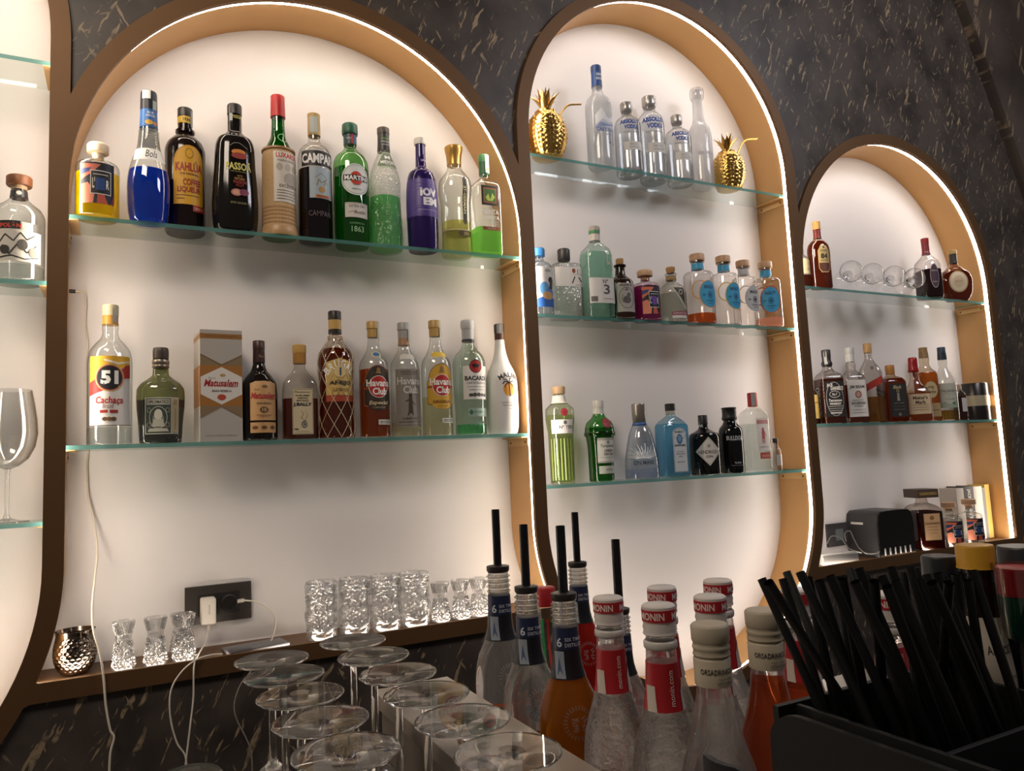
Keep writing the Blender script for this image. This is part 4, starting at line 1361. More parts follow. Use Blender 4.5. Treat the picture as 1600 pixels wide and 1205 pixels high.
def absolut(px, top, base, lab, s=1.0, rz=-5):
    bottle(lab, px, top, '3a', [(0, 15.5 * s), (2, 17.6 * s), (8, 18.2 * s), (66, 18.2 * s), (74, 16.2 * s), (80, 9.5), (83, 6.8), (97, 6.2)],
           glass('f3f5f6', .3, 1.0), base=base, group=VOD, fill=(68, 'eef1f3', .03), rz=-31,
           parts=[('cap', [(88, 7.2), (91, 8.2), (99, 8.2), (100, 7.6)], paint('b4b0ac', .3, .6)), ('thick_base', [(.5, 12 * s), (1.2, 15.8 * s), (5, 16.6 * s), (6.5, 12 * s)], solid_glass())],
           labels=[('print', [('t', 'ABSOLUT', 2, 68, 6, '2c50a0', 27, .06), ('t', 'VODKA', 4, 60.6, 6, '2c50a0', 20, .06), ('t', 'Country of Sweden', 3, 53.6, 3, '55585e', 22, 0, .3)], .15),
                   ('label', [('r', -8, 30, 20, 41, 'd9d6d0'), ('t', '40% VOL', 6, 37, 2, '8d8a86', 12), ('r', 0, 33, 14, 33.6, '8d8a86')], .2)])


absolut(985, 162, 276, 'clear vodka bottle with blue capitals next to the frosted mountain bottle', .97)
absolut(1022, 153, 286, 'taller clear vodka bottle with blue capitals in the middle of three', .86)
absolut(1064, 182, 290, 'smallest clear vodka bottle with blue capitals', 1.02)
bottle('slim frosted vodka bottle with faint grey tree drawing', 1099, 140, '3a',
       [(0, 10), (2, 11.2), (8, 11.6), (48, 11.8), (58, 10.4), (66, 6.2), (74, 5.2), (98, 4.6)], glass('f2f3f5', .85, .6, .45), base=295, rz=-22, group=VOD,
       parts=[('cap', [(88, 5.2), (91, 6.6), (97, 6.9), (100, 6.2)], glass('e9e9ec', .5))],
       labels=[('print', [('t', 'BELVEDERE', 4, 31.5, 3.2, '85838a', 20, .01), ('t', 'VODKA', 6, 27.6, 1.8, '9b99a0', 9), ('l', [(0, 36), (3, 48), (1, 56)], .35, 'a9a8b0'), ('l', [(3, 48), (7, 54), (6, 58)], .3, 'a9a8b0'), ('l', [(2, 43), (7, 47)], .3, 'a9a8b0')], .15)])

# ------------------------------------------------------------------ pill niche, middle shelf: gins
GINS = 'gin bottles on the middle shelf of the pill niche'
CORK = paint('b98d5c', .8, 0, (90, .6))
bottle('white labelled gin bottle with blue painted figures and blue cap', 846, 389, '3b',
       [(0, 17.5), (2, 19), (68, 19), (76, 16), (80, 9), (84, 7), (90, 6.6)], glass('dfe9f2', .45), base=488, group=GINS, rz=-8,
       parts=[('cap', [(88, 9.2), (98, 9.6), (100, 8.6)], '3a86c9')],
       labels=[('label', [('r', -18, 9, 19, 69, 'e2ddda'), ('t', 'GIN', 6, 63, 4, '6a6a70', 10, .02), ('c', 0, 36, 8, 10, '5f9ad0'), ('c', 9, 30, 7, 9, '4a7fbe'), ('p', [(-18, 9), (19, 9), (19, 22), (4, 26), (-18, 20)], '2f62b0'),
                          ('c', 5, 26, 9, 6, 'c79a68'), ('c', 11, 49, 5, 5, '3a2c26'), ('p', [(7, 36), (14, 36), (16, 50), (9, 48)], '4a3a30')], .25)])
bottle('squat hexagonal clear gin bottle with black cap and paper band', 886, 390, '3b',
       [(0, 20.5), (2, 21.6), (72, 22), (77, 19), (79.5, 9, 9, 2), (82, 7, 7, 2), (90, 6.6, 6.6, 2)], glass('eef1ee', .4, .9, 0, (120, .8, True)), base=499, n=5, dr=.8, group=GINS, rz=-8,
       parts=[('cap', [(83, 8.2), (85, 9), (98, 9), (100, 8)], '33302f')],
       labels=[('label', [('r', -21.5, 43, 21.5, 70.5, 'e3ddd6'), ('r', 1, 43, 1.4, 70.5, 'c4bdb6'), ('l', [(3, 47), (7.5, 57)], 1.6, '1d1a19'), ('l', [(13, 56), (18, 49)], 1.8, '1d1a19'), ('c', 6, 65, 2.6, 3.4, '8a4a2a'), ('r', 11.5, 60, 12.3, 67, '1d1a19'), ('r', 3, 59.4, 20, 59.8, '8d857d'), ('t', 'ROKU GIN', 13, 45.2, 1.8, '6a625b', 10)], .25)])
bottle('tall teal gin bottle with grey label reading N°3', 936, 355, '3b',
       [(0, 15), (1.5, 15.8), (66, 15.6), (73, 14.2), (79, 9, 9, 3), (83, 6, 6, 2), (98, 5.2, 5.2, 2)], glass('d2ebe0', .5), base=497, n=4, dr=.9, group=GINS, fill=(70, 'c2e2d4', .18), rz=-8,
       parts=[('cap', [(95, 6.4), (98.5, 6.4), (100, 5.4)], 'a79f92'), ('ring', 'wrap', '3f8a55', 92, 95, .7), ('neck_label', 'wrap', 'c9c2b8', 84, 91.5, .3)],
       labels=[('label', [('r', -15.5, 14, 15.6, 41, 'd5d1cc'), ('r', -15.5, 14, -2, 41, 'e0dcd8'), ('t', 'Nº', 3, 37, 4.4, '4a4a50', 6, .02), ('t', '3', 4, 28.6, 10.5, '4a4a50', 7, .02), ('t', 'LONDON DRY GIN', 6, 18.6, 1.5, '6a6a70', 12), ('r', -14, 15.5, -7, 21, '6c6864')], .25),
               ('key_emblem', [('o', 6.5, 72, 3.4, 4.6, 1, 'b7b4a4'), ('r', 5.8, 55, 7.2, 68, 'b7b4a4'), ('r', 7.2, 55.6, 9.4, 58.6, 'b7b4a4')], .5)])
bottle('short dark brown pharmacy gin bottle with silver monkey label', 973.5, 405, '3b',
       [(0, 19), (2, 21), (54, 21), (62, 19), (68, 13), (72, 9), (88, 7.4)], paint('2b1a14', .1, 0, None, 'brown_bottle_glass'), base=498, rz=-14, group=GINS,
       parts=[('lip', [(86, 9), (87, 10), (89.4, 10), (90, 8)], paint('2b1a14', .1)), ('cork', [(90, 5.4), (96, 6.4), (100, 6.2)], CORK)],
       labels=[('label', [('r', -16, 9.5, 18, 56, 'a9a39e'), ('o', 1, 32, 13.5, 17.5, 1.2, '6c6763'), ('c', 1, 29, 7, 6, '5a5552'), ('c', 4, 37, 3.4, 3.4, '5a5552'), ('t', 'MONKEY 47', 1, 52.6, 2.8, '4a4643', 22, .02), ('p', [(-2, 44), (4, 44), (1, 49)], '6c6763'), ('l', [(-5, 24), (-8, 30), (-6, 38)], .8, '5a5552')], .25)])
bottle('squat pink gin decanter with round stopper and portrait label', 1012, 423, '3b',
       [(0, 25), (2, 27), (66, 27.4), (71, 25), (74, 18), (76, 11), (82, 9)], glass('f0d8e2', .45), base=500, group=GINS, fill=(66, 'a8327c', .45), rz=-12,
       parts=[('stopper', [(80, 8), (86, 9), (88, 15), (97, 15.4), (100, 13)], 'cda57f')],
       labels=[('label', artwork('6a3aa0', 10, 64, 20, '201726'), .25)])
bottle('squat clear gin bottle with diagonal dark ribbon label and cork', 1053, 418, '3b',
       [(0, 23), (2, 25.4), (52, 25.6), (60, 23), (68, 15), (74, 8.6), (84, 8)], glass('dfe2da', .35), rz=-30, base=504, group=GINS, fill=(50, 'd2d4cc', .2),
       parts=[('cord_seal', 'wrap', paint('a8895e', .8), 76, 83, 1.2), ('lip', [(84, 9.4), (86, 10.6), (88, 10.4), (89, 8)], glass('dfe2da', .35)), ('cork', [(89, 6.6), (96, 8.4), (99, 8.4), (100, 7.6)], CORK)],
       labels=[('label', [('p', [(-4, 60), (22, 60), (24, 20), (20, 20)], 'bdb9a6'), ('p', [(-1, 58.6), (20, 58.6), (22, 25)], '3a352c'), ('c', 12, 50, 4.4, 4.4, 'bdb9a6'), ('c', 12, 50, 3, 3, '4a453a')], .2),
               ('lower_label', [('r', -6, 4, 24, 9, 'd8d2cc'), ('r', -6, 9.4, 24, 16, '8c3a4e'), ('t', 'ELEPHANT GIN', 9, 12.6, 3, 'e8dcdc', 25, .01)], .2)])


def malfy(px, top, base, lab, liq, ring, c='3fa3cf', y=0.07, rz=-12, s=1.0, tcol='2a5a86'):
    bottle(lab, px, top, '3b', [(0, 21 * s), (2, 22.4 * s), (68, 22.2 * s), (72.5, 20 * s), (75, 11), (78, 8.6), (88, 8.2)], glass('f4f1ee', .45), y=y, base=base, group=GINS, rz=rz,
           fill=liq and (13, liq, .5),
           parts=[('neck_label', 'wrap', c, 78, 86, .35), ('lip', [(87, 9.2), (88, 10.2), (90, 10)], glass('f4f1ee', .45)), ('stopper', [(89.5, 8.4), (90.5, 10.8), (99, 11), (100, 10)], 'c49a74')],
           labels=[('ring_print', [('o', -9, 45, 12.5, 13.5, 1.3, ring), ('t', 'ITALY', 4, 62, 1.6, 'b9b2aa', 9)], .15),
                   ('label', [('c', 5, 39, 16.6, 20, ring), ('c', 5, 39, 15.4, 18.9, c), ('o', 5, 37.5, 4.4, 5, 1, tcol), ('c', 5, 37.5, 2.4, 2.8, tcol), ('t', 'MALFY', 5, 49, 5, tcol, 17, .03), ('t', 'GIN', -4.6, 37.6, 2.6, tcol, 4, .02),
                              ('t', 'CON ARANCIA', 5, 29.6, 2.4, tcol, 14, .01), ('t', 'ITALIANO', 5, 26, 1.6, tcol, 9)], .25)])


malfy(1096, 398, 503, 'orange tinted gin bottle with round sky blue label and orange ring', 'e0742a', 'e09a3a', s=.96)
malfy(1137, 401, 506, 'clear gin bottle with round sky blue label and yellow ring', None, 'dcb83a', s=.9)
malfy(1168, 408, 494, 'clear gin bottle with round silver label standing further back', None, 'b9bcc0', 'c2c4c4', y=.105, s=.86, tcol='3a4046')
malfy(1203, 410, 508, 'pale pink gin bottle with round sky blue label and red ring', 'eab8a0', 'c8523a', rz=-46, s=.96)

# ------------------------------------------------------------------ pill niche, lower shelf
GIN2 = 'gin bottles on the lower shelf of the pill niche'
bottle('tall pale green fluted gin bottle with white band and red seal', 880, 604, '3c',
       [(0, 11.6), (2, 12.4), (52, 13.2), (66, 15), (76, 14.6), (80, 11), (84, 6.5), (92, 5.4)], glass('dbe6c6', .4), group=GIN2, n=2.2, fill=(70, 'd3dcae', .15), rz=-33,
       parts=[('cap', [(92, 6.4), (94, 7), (99, 7), (100, 6)], 'b99a74'), ('neck_tag', 'wrap', 'd8d6cc', 82, 90, 1.2)] +
             [('flute', [(3, .5), (20, .8), (38, .9), (46, .3)], glass('b9cf7c', .5))] * 0,
       labels=[('label', [('r', -9, 51, 15.5, 65, 'ece8e2'), ('t', 'Nº TEN', 7, 57.4, 3.4, '4a4a44', 15, .02), ('c', 6, 62, 1.8, 2, '6a6a64')], .2), ('seal', [('c', 5.5, 72.6, 3.8, 4, '9c2a34'), ('o', 5.5, 72.6, 2.8, 3, .5, 'c0545c')], .4),
               ('fluting', [('p', [(x, 4), (x + 1.6, 4), (x + 1.2, 46), (x + .4, 46)], ['a9c25c', 'c9dc94', '8fae48'][i % 3]) for i, x in enumerate((-11, -7.5, -4, -.5, 3, 6.5, 10))], .1)])
bottle('green shaker shaped gin bottle with red seal and grey label', 941, 626, '3c',
       [(0, 14.6), (2, 15.6), (40, 15.8), (56, 17.6), (60, 18.4), (66, 18), (72, 16), (80, 8.4), (85, 6.6), (98, 6)], glass('4fae4a', .4), group=GIN2, fill=(66, '3aa848', .45), rz=-8,
       parts=[('collar', [(55.6, 18.6), (57, 19.4), (60, 19.4), (61, 18.4)], glass('4fae4a', .4)), ('neck_label', 'wrap', 'd2d3cb', 83, 91, .3), ('cap', [(90.5, 7), (99, 7), (100, 6.2)], 'c9c6be')],
       labels=[('seal', [('c', 3, 71, 6.4, 6.2, '8f2530'), ('o', 3, 71, 4.6, 4.4, .6, 'c45c62')], .5),
               ('label', [('r', -11, 22.5, 14, 53, 'cfcfc6'), ('r', -11, 50, 14, 53, 'a3a69c'), ('t', 'Tanqueray', 3, 43, 4.6, '3c3c38', 21, .01, .25), ('c', 3, 47.6, 1.8, 2, '8a8a80'), ('t', 'LONDON', 4, 37.4, 3, '5a3a34', 13, .02), ('t', 'DRY GIN', 4, 33.2, 3, '5a3a34', 14, .02), ('r', -8, 29, 12, 29.4, '8a8a80'), ('r', -11, 22.5, 14, 24.6, 'a3a69c')], .2),
               ('lower_label', [('r', -10, 9.6, 14, 19, 'bfc3b8'), ('t', 'IMPORTED', 4, 14.4, 2.4, '3c5a38', 10)], .2)])
bottle('cone shaped clear blue gin bottle with tall silver cap', 1004.5, 631, '3c',
       [(0, 22), (2, 23), (20, 22.6), (45, 18.6), (62, 14.2), (70, 10.6), (74, 8.2)], glass('dfe6f2', .4), rz=-37, group=GIN2, fill=(13, 'cdd9ee', .12),
       parts=[('collar', [(70.5, 9.4), (72, 10), (74.5, 9)], '3c68a8'), ('cap', [(74.5, 8.4), (75, 8.8), (98, 9.8), (99.4, 9.6), (100, 9)], paint('a39b94', .3, .75))],
       labels=[('print', [('t', 'GIN MARE', 3, 21.6, 5.6, '2f3c48', 29, .02)] + [('l', [(cx_, 27), (cx_ + r_ * .5 * math.cos(a_), 27 + r_ * .55 * math.sin(a_)), (cx_ + r_ * math.cos(a_ + .12), 27 + r_ * math.sin(a_ + .12))], 1.0, 'e6e9ec') for cx_, r_, a_ in
                 [(2 + 8 * math.cos(math.radians(q)), 13 + 7 * math.sin(math.radians(q)) - 4 * (q % 2), math.radians(q)) for q in range(12, 176, 11)]] +
                [('l', [(cx_ + dx_, 31 + dy_), (cx_ + dx_ * 1.7, 34 + dy_ * 1.2)], .8, 'dde2e6') for cx_ in (-8, -2, 4, 10) for dx_, dy_ in ((-2, 1), (0, 3), (2, 1))] +
                [('t', 'Mediterranean', 2, 51.6, 2.4, '6a7680', 15, 0, .2), ('r', -16, 12, 18, 12.4, '8a96a0'), ('r', -18, 9.8, 20, 10.2, '8a96a0')], .15)])
bottle('square shouldered sky blue gin bottle with portrait label', 1054, 631, '3c',
       [(0, 20), (2, 21.6), (68, 21.4), (74, 18), (80, 10.5, 10, 3), (84, 6.6, 6.6, 2), (98, 6.2, 6.2, 2)], glass('b4ddee', .5), n=6, dr=.66, group=GIN2, fill=(72, '9ad2ea', .2), rz=-2,
       parts=[('capsule', 'wrap', 'b9b6b0', 85, 97.5, .4), ('cap', [(90, 7.2), (99.4, 7.2), (100, 6.4)], '2c2a2c')],
       labels=[('label', [('r', -10, 6, 13.5, 58, 'd8dde0'), ('c', 1.7, 58, 11.7, 8, 'd8dde0'), ('o', 1.7, 57.5, 11, 7.4, .5, '5a7080'), ('t', 'BOMBAY', 1.7, 60.5, 3, '2c3c48', 15, .02), ('c', 1.7, 51, 5, 6.6, '3f6f9c'), ('c', 1.7, 51.4, 3.2, 4.4, '7aa6c4'),
                          ('t', 'SAPPHIRE', 1.7, 42.4, 3, '2c3c48', 18, .02), ('t', 'DISTILLED', 1.7, 34, 1.6, '6a7880', 12), ('t', 'LONDON DRY', 1.7, 31, 1.8, '4a5862', 15), ('t', 'GIN', 1.7, 27.6, 2, '4a5862', 6), ('t', 'IMPORTED', 1.7, 20, 1.8, '4a5862', 12), ('l', [(-9.4, 7), (13, 7), (13, 56)], .5, '6a7e8a'), ('l', [(-9.4, 7), (-9.4, 56)], .5, '6a7e8a')], .25)])
bottle('squat black apothecary gin bottle with cream diamond label', 1104, 649, '3c',
       [(0, 24), (2, 26), (60, 26), (68, 24), (73, 15), (77, 9), (82, 7.4), (98, 7)], paint('10110f', .1, 0, None, 'black_bottle_glass'), dr=.9, group=GIN2, rz=-31,
       parts=[('cap', [(84, 8.2), (99, 8.2), (100, 7.4)], '1c1a1a')],
       labels=[('label', [('p', [(-20, 39), (3, 63), (26, 39), (3, 15)], 'd3cfc8'), ('l', [(-18, 39), (3, 61), (24, 39), (3, 17), (-18, 39)], .6, '9a958c'), ('t', "HENDRICK'S", 3, 38, 6, '2a2826', 36, .01), ('t', 'GIN', 3, 30.4, 4.4, '2a2826', 12, .01), ('c', 3, 48, 3, 3, 'a39c92')], .25),
               ('tax_strip', [('r', -8.5, 80, -2, 98, 'a9b6b4')], 1.3)])
bottle('plain black gin bottle with spiked collar and white lettering', 1146, 637, '3c',
       [(0, 17), (2, 18.4), (60, 18.8), (68, 17), (75, 11.5), (80, 9.4), (84, 9.4)], paint('0f1013', .1, 0, None, 'black_bottle_glass'), group=GIN2, rz=-32,
       parts=[('cap', [(80, 10.6), (83, 12.2), (88, 11), (97, 11), (99, 12), (100, 11)], '19191c')],
       labels=[('print', [('t', 'BULLDOG', 3, 53, 6.4, 'd5d8dc', 27, .02), ('t', 'LONDON DRY GIN', 4, 49.4, 1.8, '8d9096', 20), ('t', 'The World', 5, 15.8, 3, 'c9ccd0', 11, .02, .2), ('r', -6, 11.6, 14, 12.1, '8d9096')], .15)])
bottle('square clear gin bottle with guard figure label and red cap', 1184, 614, '3c',
       [(0, 17.5), (2, 18.8), (70, 18.6), (75, 16), (80, 8.5, 8, 3), (84, 5.8, 5.8, 2), (98, 5.5, 5.5, 2)], glass('e6ebe8', .35), n=6, dr=.62, group=GIN2, fill=(60, 'dfe4e2', .08), rz=0,
       parts=[('cap', [(82, 6.6), (99.3, 6.3), (100, 5.6)], 'b02a2c')],
       labels=[('label', [('r', -8, 26, 14, 66.5, 'dcd6d0'), ('r', -8, 59, 14, 66.5, 'd3bfb8'), ('t', 'BEEFEATER', 3, 62, 4.2, 'b0403c', 20, .03), ('c', 3, 53, 1.7, 2, 'b0403c'), ('p', [(.4, 41), (5.6, 41), (5, 51.5), (1, 51.5)], 'b0403c'), ('p', [(1, 35), (2.4, 35), (2.6, 41), (1, 41)], 'b0403c'), ('p', [(4, 35), (5.4, 35), (5, 41), (3.4, 41)], 'b0403c'), ('l', [(5, 50), (8, 44)], 1, 'b0403c'), ('t', 'LONDON DRY', 3, 30.6, 2, '8a6a64', 16)], .25),
               ('lower_label', [('r', -5, 16, 13, 23.5, 'b8402f'), ('r', -3, 20, 11, 20.5, 'e6cfc8'), ('r', -3, 18, 11, 18.5, 'e6cfc8')], .25), ('tax_strip', [('r', -6.5, 83, -1, 99, 'a6a9a6')], 1.0)])
bottle('tiny clear sample bottle with black cap leaning against the niche side', 1215, 685, '3c',
       [(0, 15), (3, 16), (60, 16), (70, 12), (76, 8), (88, 7)], glass('e6e6e4', .35), group=GIN2, y=.05,
       parts=[('cap', [(86, 8.5), (99, 8.5), (100, 7.4)], '1d1b1a')], labels=[('label', [('r', -12, 16, 12, 50, 'c4beb6')], .4)])
p0 = np.array((x_for(1221, .05, Z_SHELF['3c']), .05, Z_SHELF['3c'] + .018))
p1 = on_y(1213.5, 691, .05)
d_ = (p1 - p0) / np.linalg.norm(p1 - p0)
st = tube('wooden_stick', [p0, p1], 0.0036, paint('c98f56', .6))
tag(st, 'short pale wooden stick leaning beside the tiny sample bottle', 'stick')

# ------------------------------------------------------------------ whisky niche
W1 = 'bottles on the upper shelf of the whisky niche'
bottle('brown spirit bottle with cream label half hidden by the niche edge', 1255, 385, '4a',
       [(0, 17), (2, 19), (60, 19), (72, 15), (80, 8), (98, 7)], glass('e6ded4', .4), base=452, y=.06, group=W1, fill=(30, '7a2a14', .5), parts=[('cap', [(86, 8), (100, 8)], 'a8824c')],
       labels=[('label', [('r', -16, 32, 17, 68, 'd6c79c'), ('t', 'RUM', 8, 56, 4, '6a4a34', 10), ('r', -2, 44, 14, 45, '6a4a34'), ('r', -2, 40, 14, 41, '6a4a34')], .3)])
bottle('amber brandy bottle with cream label reading 84', 1284, 347, '4a',
       [(0, 15.6), (2, 17.4), (56, 17.8), (64, 16), (70, 11), (74, 6.6), (78, 5.6), (98, 5.2)], glass('d9b48c', .4), dr=.7, base=450, group=W1, fill=(70, '94421a', .55), rz=-25,
       parts=[('neck_label', 'wrap', '7c2a22', 75, 88, .4), ('cap', [(88, 6.2), (93, 6), (99.3, 6.2), (100, 5.4)], 'd0a058')],
       labels=[('label', [('p', [(-7, 28), (-3, 22), (8, 22), (12, 28), (12, 54), (7, 62), (-2, 62), (-7, 54)], 'c6ad72'), ('p', [(-6, 28), (-2, 23), (7, 23), (11, 28), (11, 36), (-6, 36)], '5e3320'), ('t', '84', 2.5, 46, 8, '2a211c', 11, .05), ('t', 'STOCK', 2.5, 54, 3, '2a211c', 12, .02), ('c', 2.5, 59, 1.8, 1.6, '4a3a2c'), ('r', -4, 39, 9, 40, '6a5434')], .3)])
bottle('dark red cherry liqueur bottle with red capsule and oval label', 1454, 373, '4a',
       [(0, 21), (2, 22.4), (50, 22.6), (58, 21), (66, 13), (72, 7.4), (78, 6), (98, 5.8)], glass('e3dcdc', .4), base=463, group=W1, fill=(46, '3a0d12', .85), rz=-39,
       parts=[('capsule', 'wrap', '8e2028', 73, 97, .5), ('cap', [(92, 6.6), (99.3, 6.8), (100, 6)], 'a3262c')],
       labels=[('label', [('c', 4, 34, 8, 20, 'b6a8ac'), ('c', 4, 34, 7.2, 19, '4a3540'), ('t', 'Cherry', 4, 42, 3.4, 'cbbcc0', 11, .01, .2), ('t', 'Liqueur', 4, 24, 2.6, 'cbbcc0', 9, .01, .2)], .25), ('neck_print', [('t', 'SHERRY', 0, 76.4, 2.6, 'e0c8c4', 9)], .8)])
bottle('round brown brandy flask with cream medallion label', 1496, 391.6, '4a',
       [(0, 22), (3, 25), (20, 33), (38, 35), (54, 30), (64, 17), (70, 9, 9, 2), (80, 7.4, 7.4, 2), (98, 7.2, 7.2, 2)], glass('caa48c', .35), dr=.5, n=2.2, base=464, group=W1, fill=(58, '84401f', .55), rz=-35,
       parts=[('capsule', 'wrap', '2b2722', 74, 92, .6), ('cap', [(92, 8.8), (99.3, 8.8), (100, 8)], 'b8955a')],
       labels=[('label', [('c', 0, 36, 20, 21, 'c4a878'), ('c', 0, 36, 17.5, 18.5, 'e6d3b4'), ('c', 0, 36, 11, 12, 'd9c09a'), ('t', 'BRANDY', 0, 36, 3, '9a7a54', 14)], .4)])

GL_SHARD = solid_glass('ffffff', None, 0.0, .07)


def stemware(name, label, cat, base, up, H, bowl_r, foot_r, group, mat=None, shape='wine', stem_r=.0035, N=40, rim=.78):
    """a stemmed glass standing on its foot (up=1) or on its rim (up=-1)"""
    t = thing(name, label, cat, base, 0, group)
    mat = mat or GL_SHARD
    s = H
    if shape == 'wine':
        hs = .40
        foot = [(0, 0), (foot_r * .99, 0), (foot_r, .0012), (foot_r * .96, .0026), (foot_r * .5, .0045), (foot_r * .18, .009), (stem_r, .02), (stem_r, H * hs - .008), (stem_r * 1.6, H * hs), (0, H * hs)]
        out = [(0, H * hs), (stem_r * 1.6, H * hs + .0005)] + [(bowl_r * f, H * (hs + (1 - hs) * q)) for f, q in ((.38, .04), (.70, .13), (.92, .28), (1.0, .44), (.97, .62), (.88, .82), (rim, 1.0))]
        inn = [(r - .0011, z) for r, z in out[2:]][::-1] + [(0, H * hs + .006)]
        bowl = out + [(out[-1][0] - .0005, H + .0004)] + inn
    else:
        hs = .52
        foot = [(0, 0), (foot_r * .99, 0), (foot_r, .0012), (foot_r * .9, .003), (foot_r * .2, .008), (stem_r, .018), (stem_r, H * hs), (0, H * hs + .001)]
        out = [(0, H * hs), (stem_r, H * hs + .001)] + [(bowl_r * f, H * (hs + (1 - hs) * q)) for f, q in ((.45, .12), (.8, .4), (.95, .7), (1.0, 1.0))]
        inn = [(r - .0012, z) for r, z in out[2:]][::-1] + [(0, H * hs + .006)]
        bowl = out + inn
    if up < 0:
        foot = [(r, H - z) for r, z in foot][::-1]
        bowl = [(r, H - z) for r, z in bowl][::-1]
    f = lathe('foot_and_stem', foot, mat, t, N, 30)
    b = lathe('bowl', bowl, mat, t, N, 30)
    return t


# four glasses lying on their sides on the upper shelf of the whisky niche
LY = 'glasses lying on their sides in the whisky niche'
lies = ['lying clear glass closest to the 84 brandy bottle', 'second lying clear glass counted from the 84 brandy bottle', 'third lying clear glass counted from the 84 brandy bottle',
        'lying clear glass touching the cherry liqueur bottle']
zz = Z_SHELF['4a']
for j, (px, lb) in enumerate(zip((1322, 1354, 1386, 1416), lies)):
    y = 0.062
    x = x_for(px, y, zz)
    t = stemware('lying_glass', lb, 'glass', (0, 0, 0), 1, .13, .037, .032, LY, None, 'coupe', .003, 28)
    ln = Vector((0.10 + .05 * (j % 2), -0.3, 0)).normalized()
    ax = Vector((.55, .65, 0)).normalized()
    t.rotation_euler = (ax.to_track_quat('Z', 'Y')).to_euler()
    t.rotation_euler = Matrix((ax.cross(Vector((0, 0, 1))), Vector((0, 0, 1)), ax)).transposed().to_euler()
    t.location = (x - .035, y - .022, zz + .0375)

W2 = 'whisky bottles on the lower shelf of the whisky niche'
bottle('whisky bottle with yellow label peeping from behind the niche edge', 1270, 598, '4b',
       [(0, 17), (2, 18.5), (64, 18.5), (76, 14), (84, 8), (98, 8)], glass('d9b48c', .4), y=.1, rz=-20, group=W2, fill=(60, '6e2a12', .6), parts=[('cap', [(86, 9), (100, 9)], '2a2420')],
       labels=[('label', [('r', -15, 14, 17, 92 - 22, 'd3b060'), ('r', -14, 50, 18, 52, '6a4a24')], .3)])
bottle('square black labelled tennessee whiskey bottle with black capsule', 1300, 547, '4b',
       [(0, 15.8), (1.5, 16.8), (60, 16.8), (66, 14), (71, 8.6, 8.6, 3), (77, 6.2, 6.2, 2), (81, 7.4, 7.4, 2), (85, 5.6, 5.6, 2), (98, 5.4, 5.4, 2)], glass('e0d6ce', .4), n=7, dr=1.0, group=W2, fill=(60, '6a2c14', .6), rz=-26,
       parts=[('capsule', 'wrap', '232122', 77, 97.5, .5), ('cap', [(90, 6.4), (99.4, 6.4), (100, 5.8)], '2b2929')],
       labels=[('label', [('r', -13.5, 9, 13.5, 56, '1c1b1b'), ('o', 0, 32.5, 12.6, 22.6, .5, 'b9b6b0'), ('t', 'JACK', -6, 50.6, 5, 'd6d3cc', 9, .03), ('t', "DANIEL'S", 4, 46.6, 5, 'd6d3cc', 18, .03), ('o', 0, 38.6, 7.6, 4.6, .6, 'c9c6c0'), ('t', 'No.7', 0, 38.6, 3.4, 'd6d3cc', 7, .02), ('t', 'Tennessee', 0, 30.6, 3.6, 'd6d3cc', 19, .02, .1), ('t', 'WHISKEY', 0, 26, 3, 'd6d3cc', 17, .03),
                          ('r', -10, 22.4, 10, 23, 'b9b6b0'), ('r', -10, 19.6, 10, 20.2, 'b9b6b0'), ('r', -8, 16.8, 8, 17.4, 'b9b6b0'), ('r', -8, 13, 8, 15, 'b9b6b0')], .25),
               ('side_label', [('r', -41, 9, -21, 50, '1c1b1b')] + [('o', -31, z, 6, 3, .8, 'b9b6b0') for z in (15, 23, 31, 39, 46)], .25), ('tax_strip', [('r', -6.4, 80, -2, 98, 'b0b0ad')], .9)])
bottle('white labelled bourbon bottle with rosette and white capsule', 1337, 543.5, '4b',
       [(0, 14.6), (1.5, 15.6), (54, 15.8), (60, 14.6), (66, 9.5, 9.5, 3), (72, 6, 6, 2), (76, 7, 7, 2), (80, 5.6, 5.6, 2), (98, 5.4, 5.4, 2)], glass('e6ded8', .4), n=6, dr=.9, group=W2, fill=(50, '96401f', .5), rz=-27, y=.068,
       parts=[('capsule', 'wrap', 'd6d4d0', 81, 97.5, .5), ('cap', [(91, 6.2), (99.4, 6.2), (100, 5.6)], 'c2c0bc')],
       labels=[('label', [('r', -13.5, 8, 14, 56, 'd8d4cf'), ('t', 'JIM BEAM', 0, 46.4, 5, '55504c', 21, .03), ('c', 1, 37, 4.6, 4.8, '9c5a54'), ('c', 1, 37, 3, 3.2, 'c2a08e'), ('t', 'KENTUCKY', 0, 29.4, 2.4, '6a655f', 16), ('t', 'BOURBON', 0, 25.6, 3.6, '6a655f', 19, .03), ('t', 'WHISKEY', 0, 21.8, 2.2, '6a655f', 14), ('r', -9, 17, 10, 17.5, '8a857f'), ('r', -9, 13, 10, 13.5, '8a857f')], .25),
               ('side_label', [('r', -38, 8, -19, 52, 'c9c3bb'), ('r', -34, 40, -23, 41.5, '8a857f'), ('r', -34, 32, -23, 33.5, '8a857f'), ('r', -34, 24, -23, 25.5, '8a857f')], .25)])
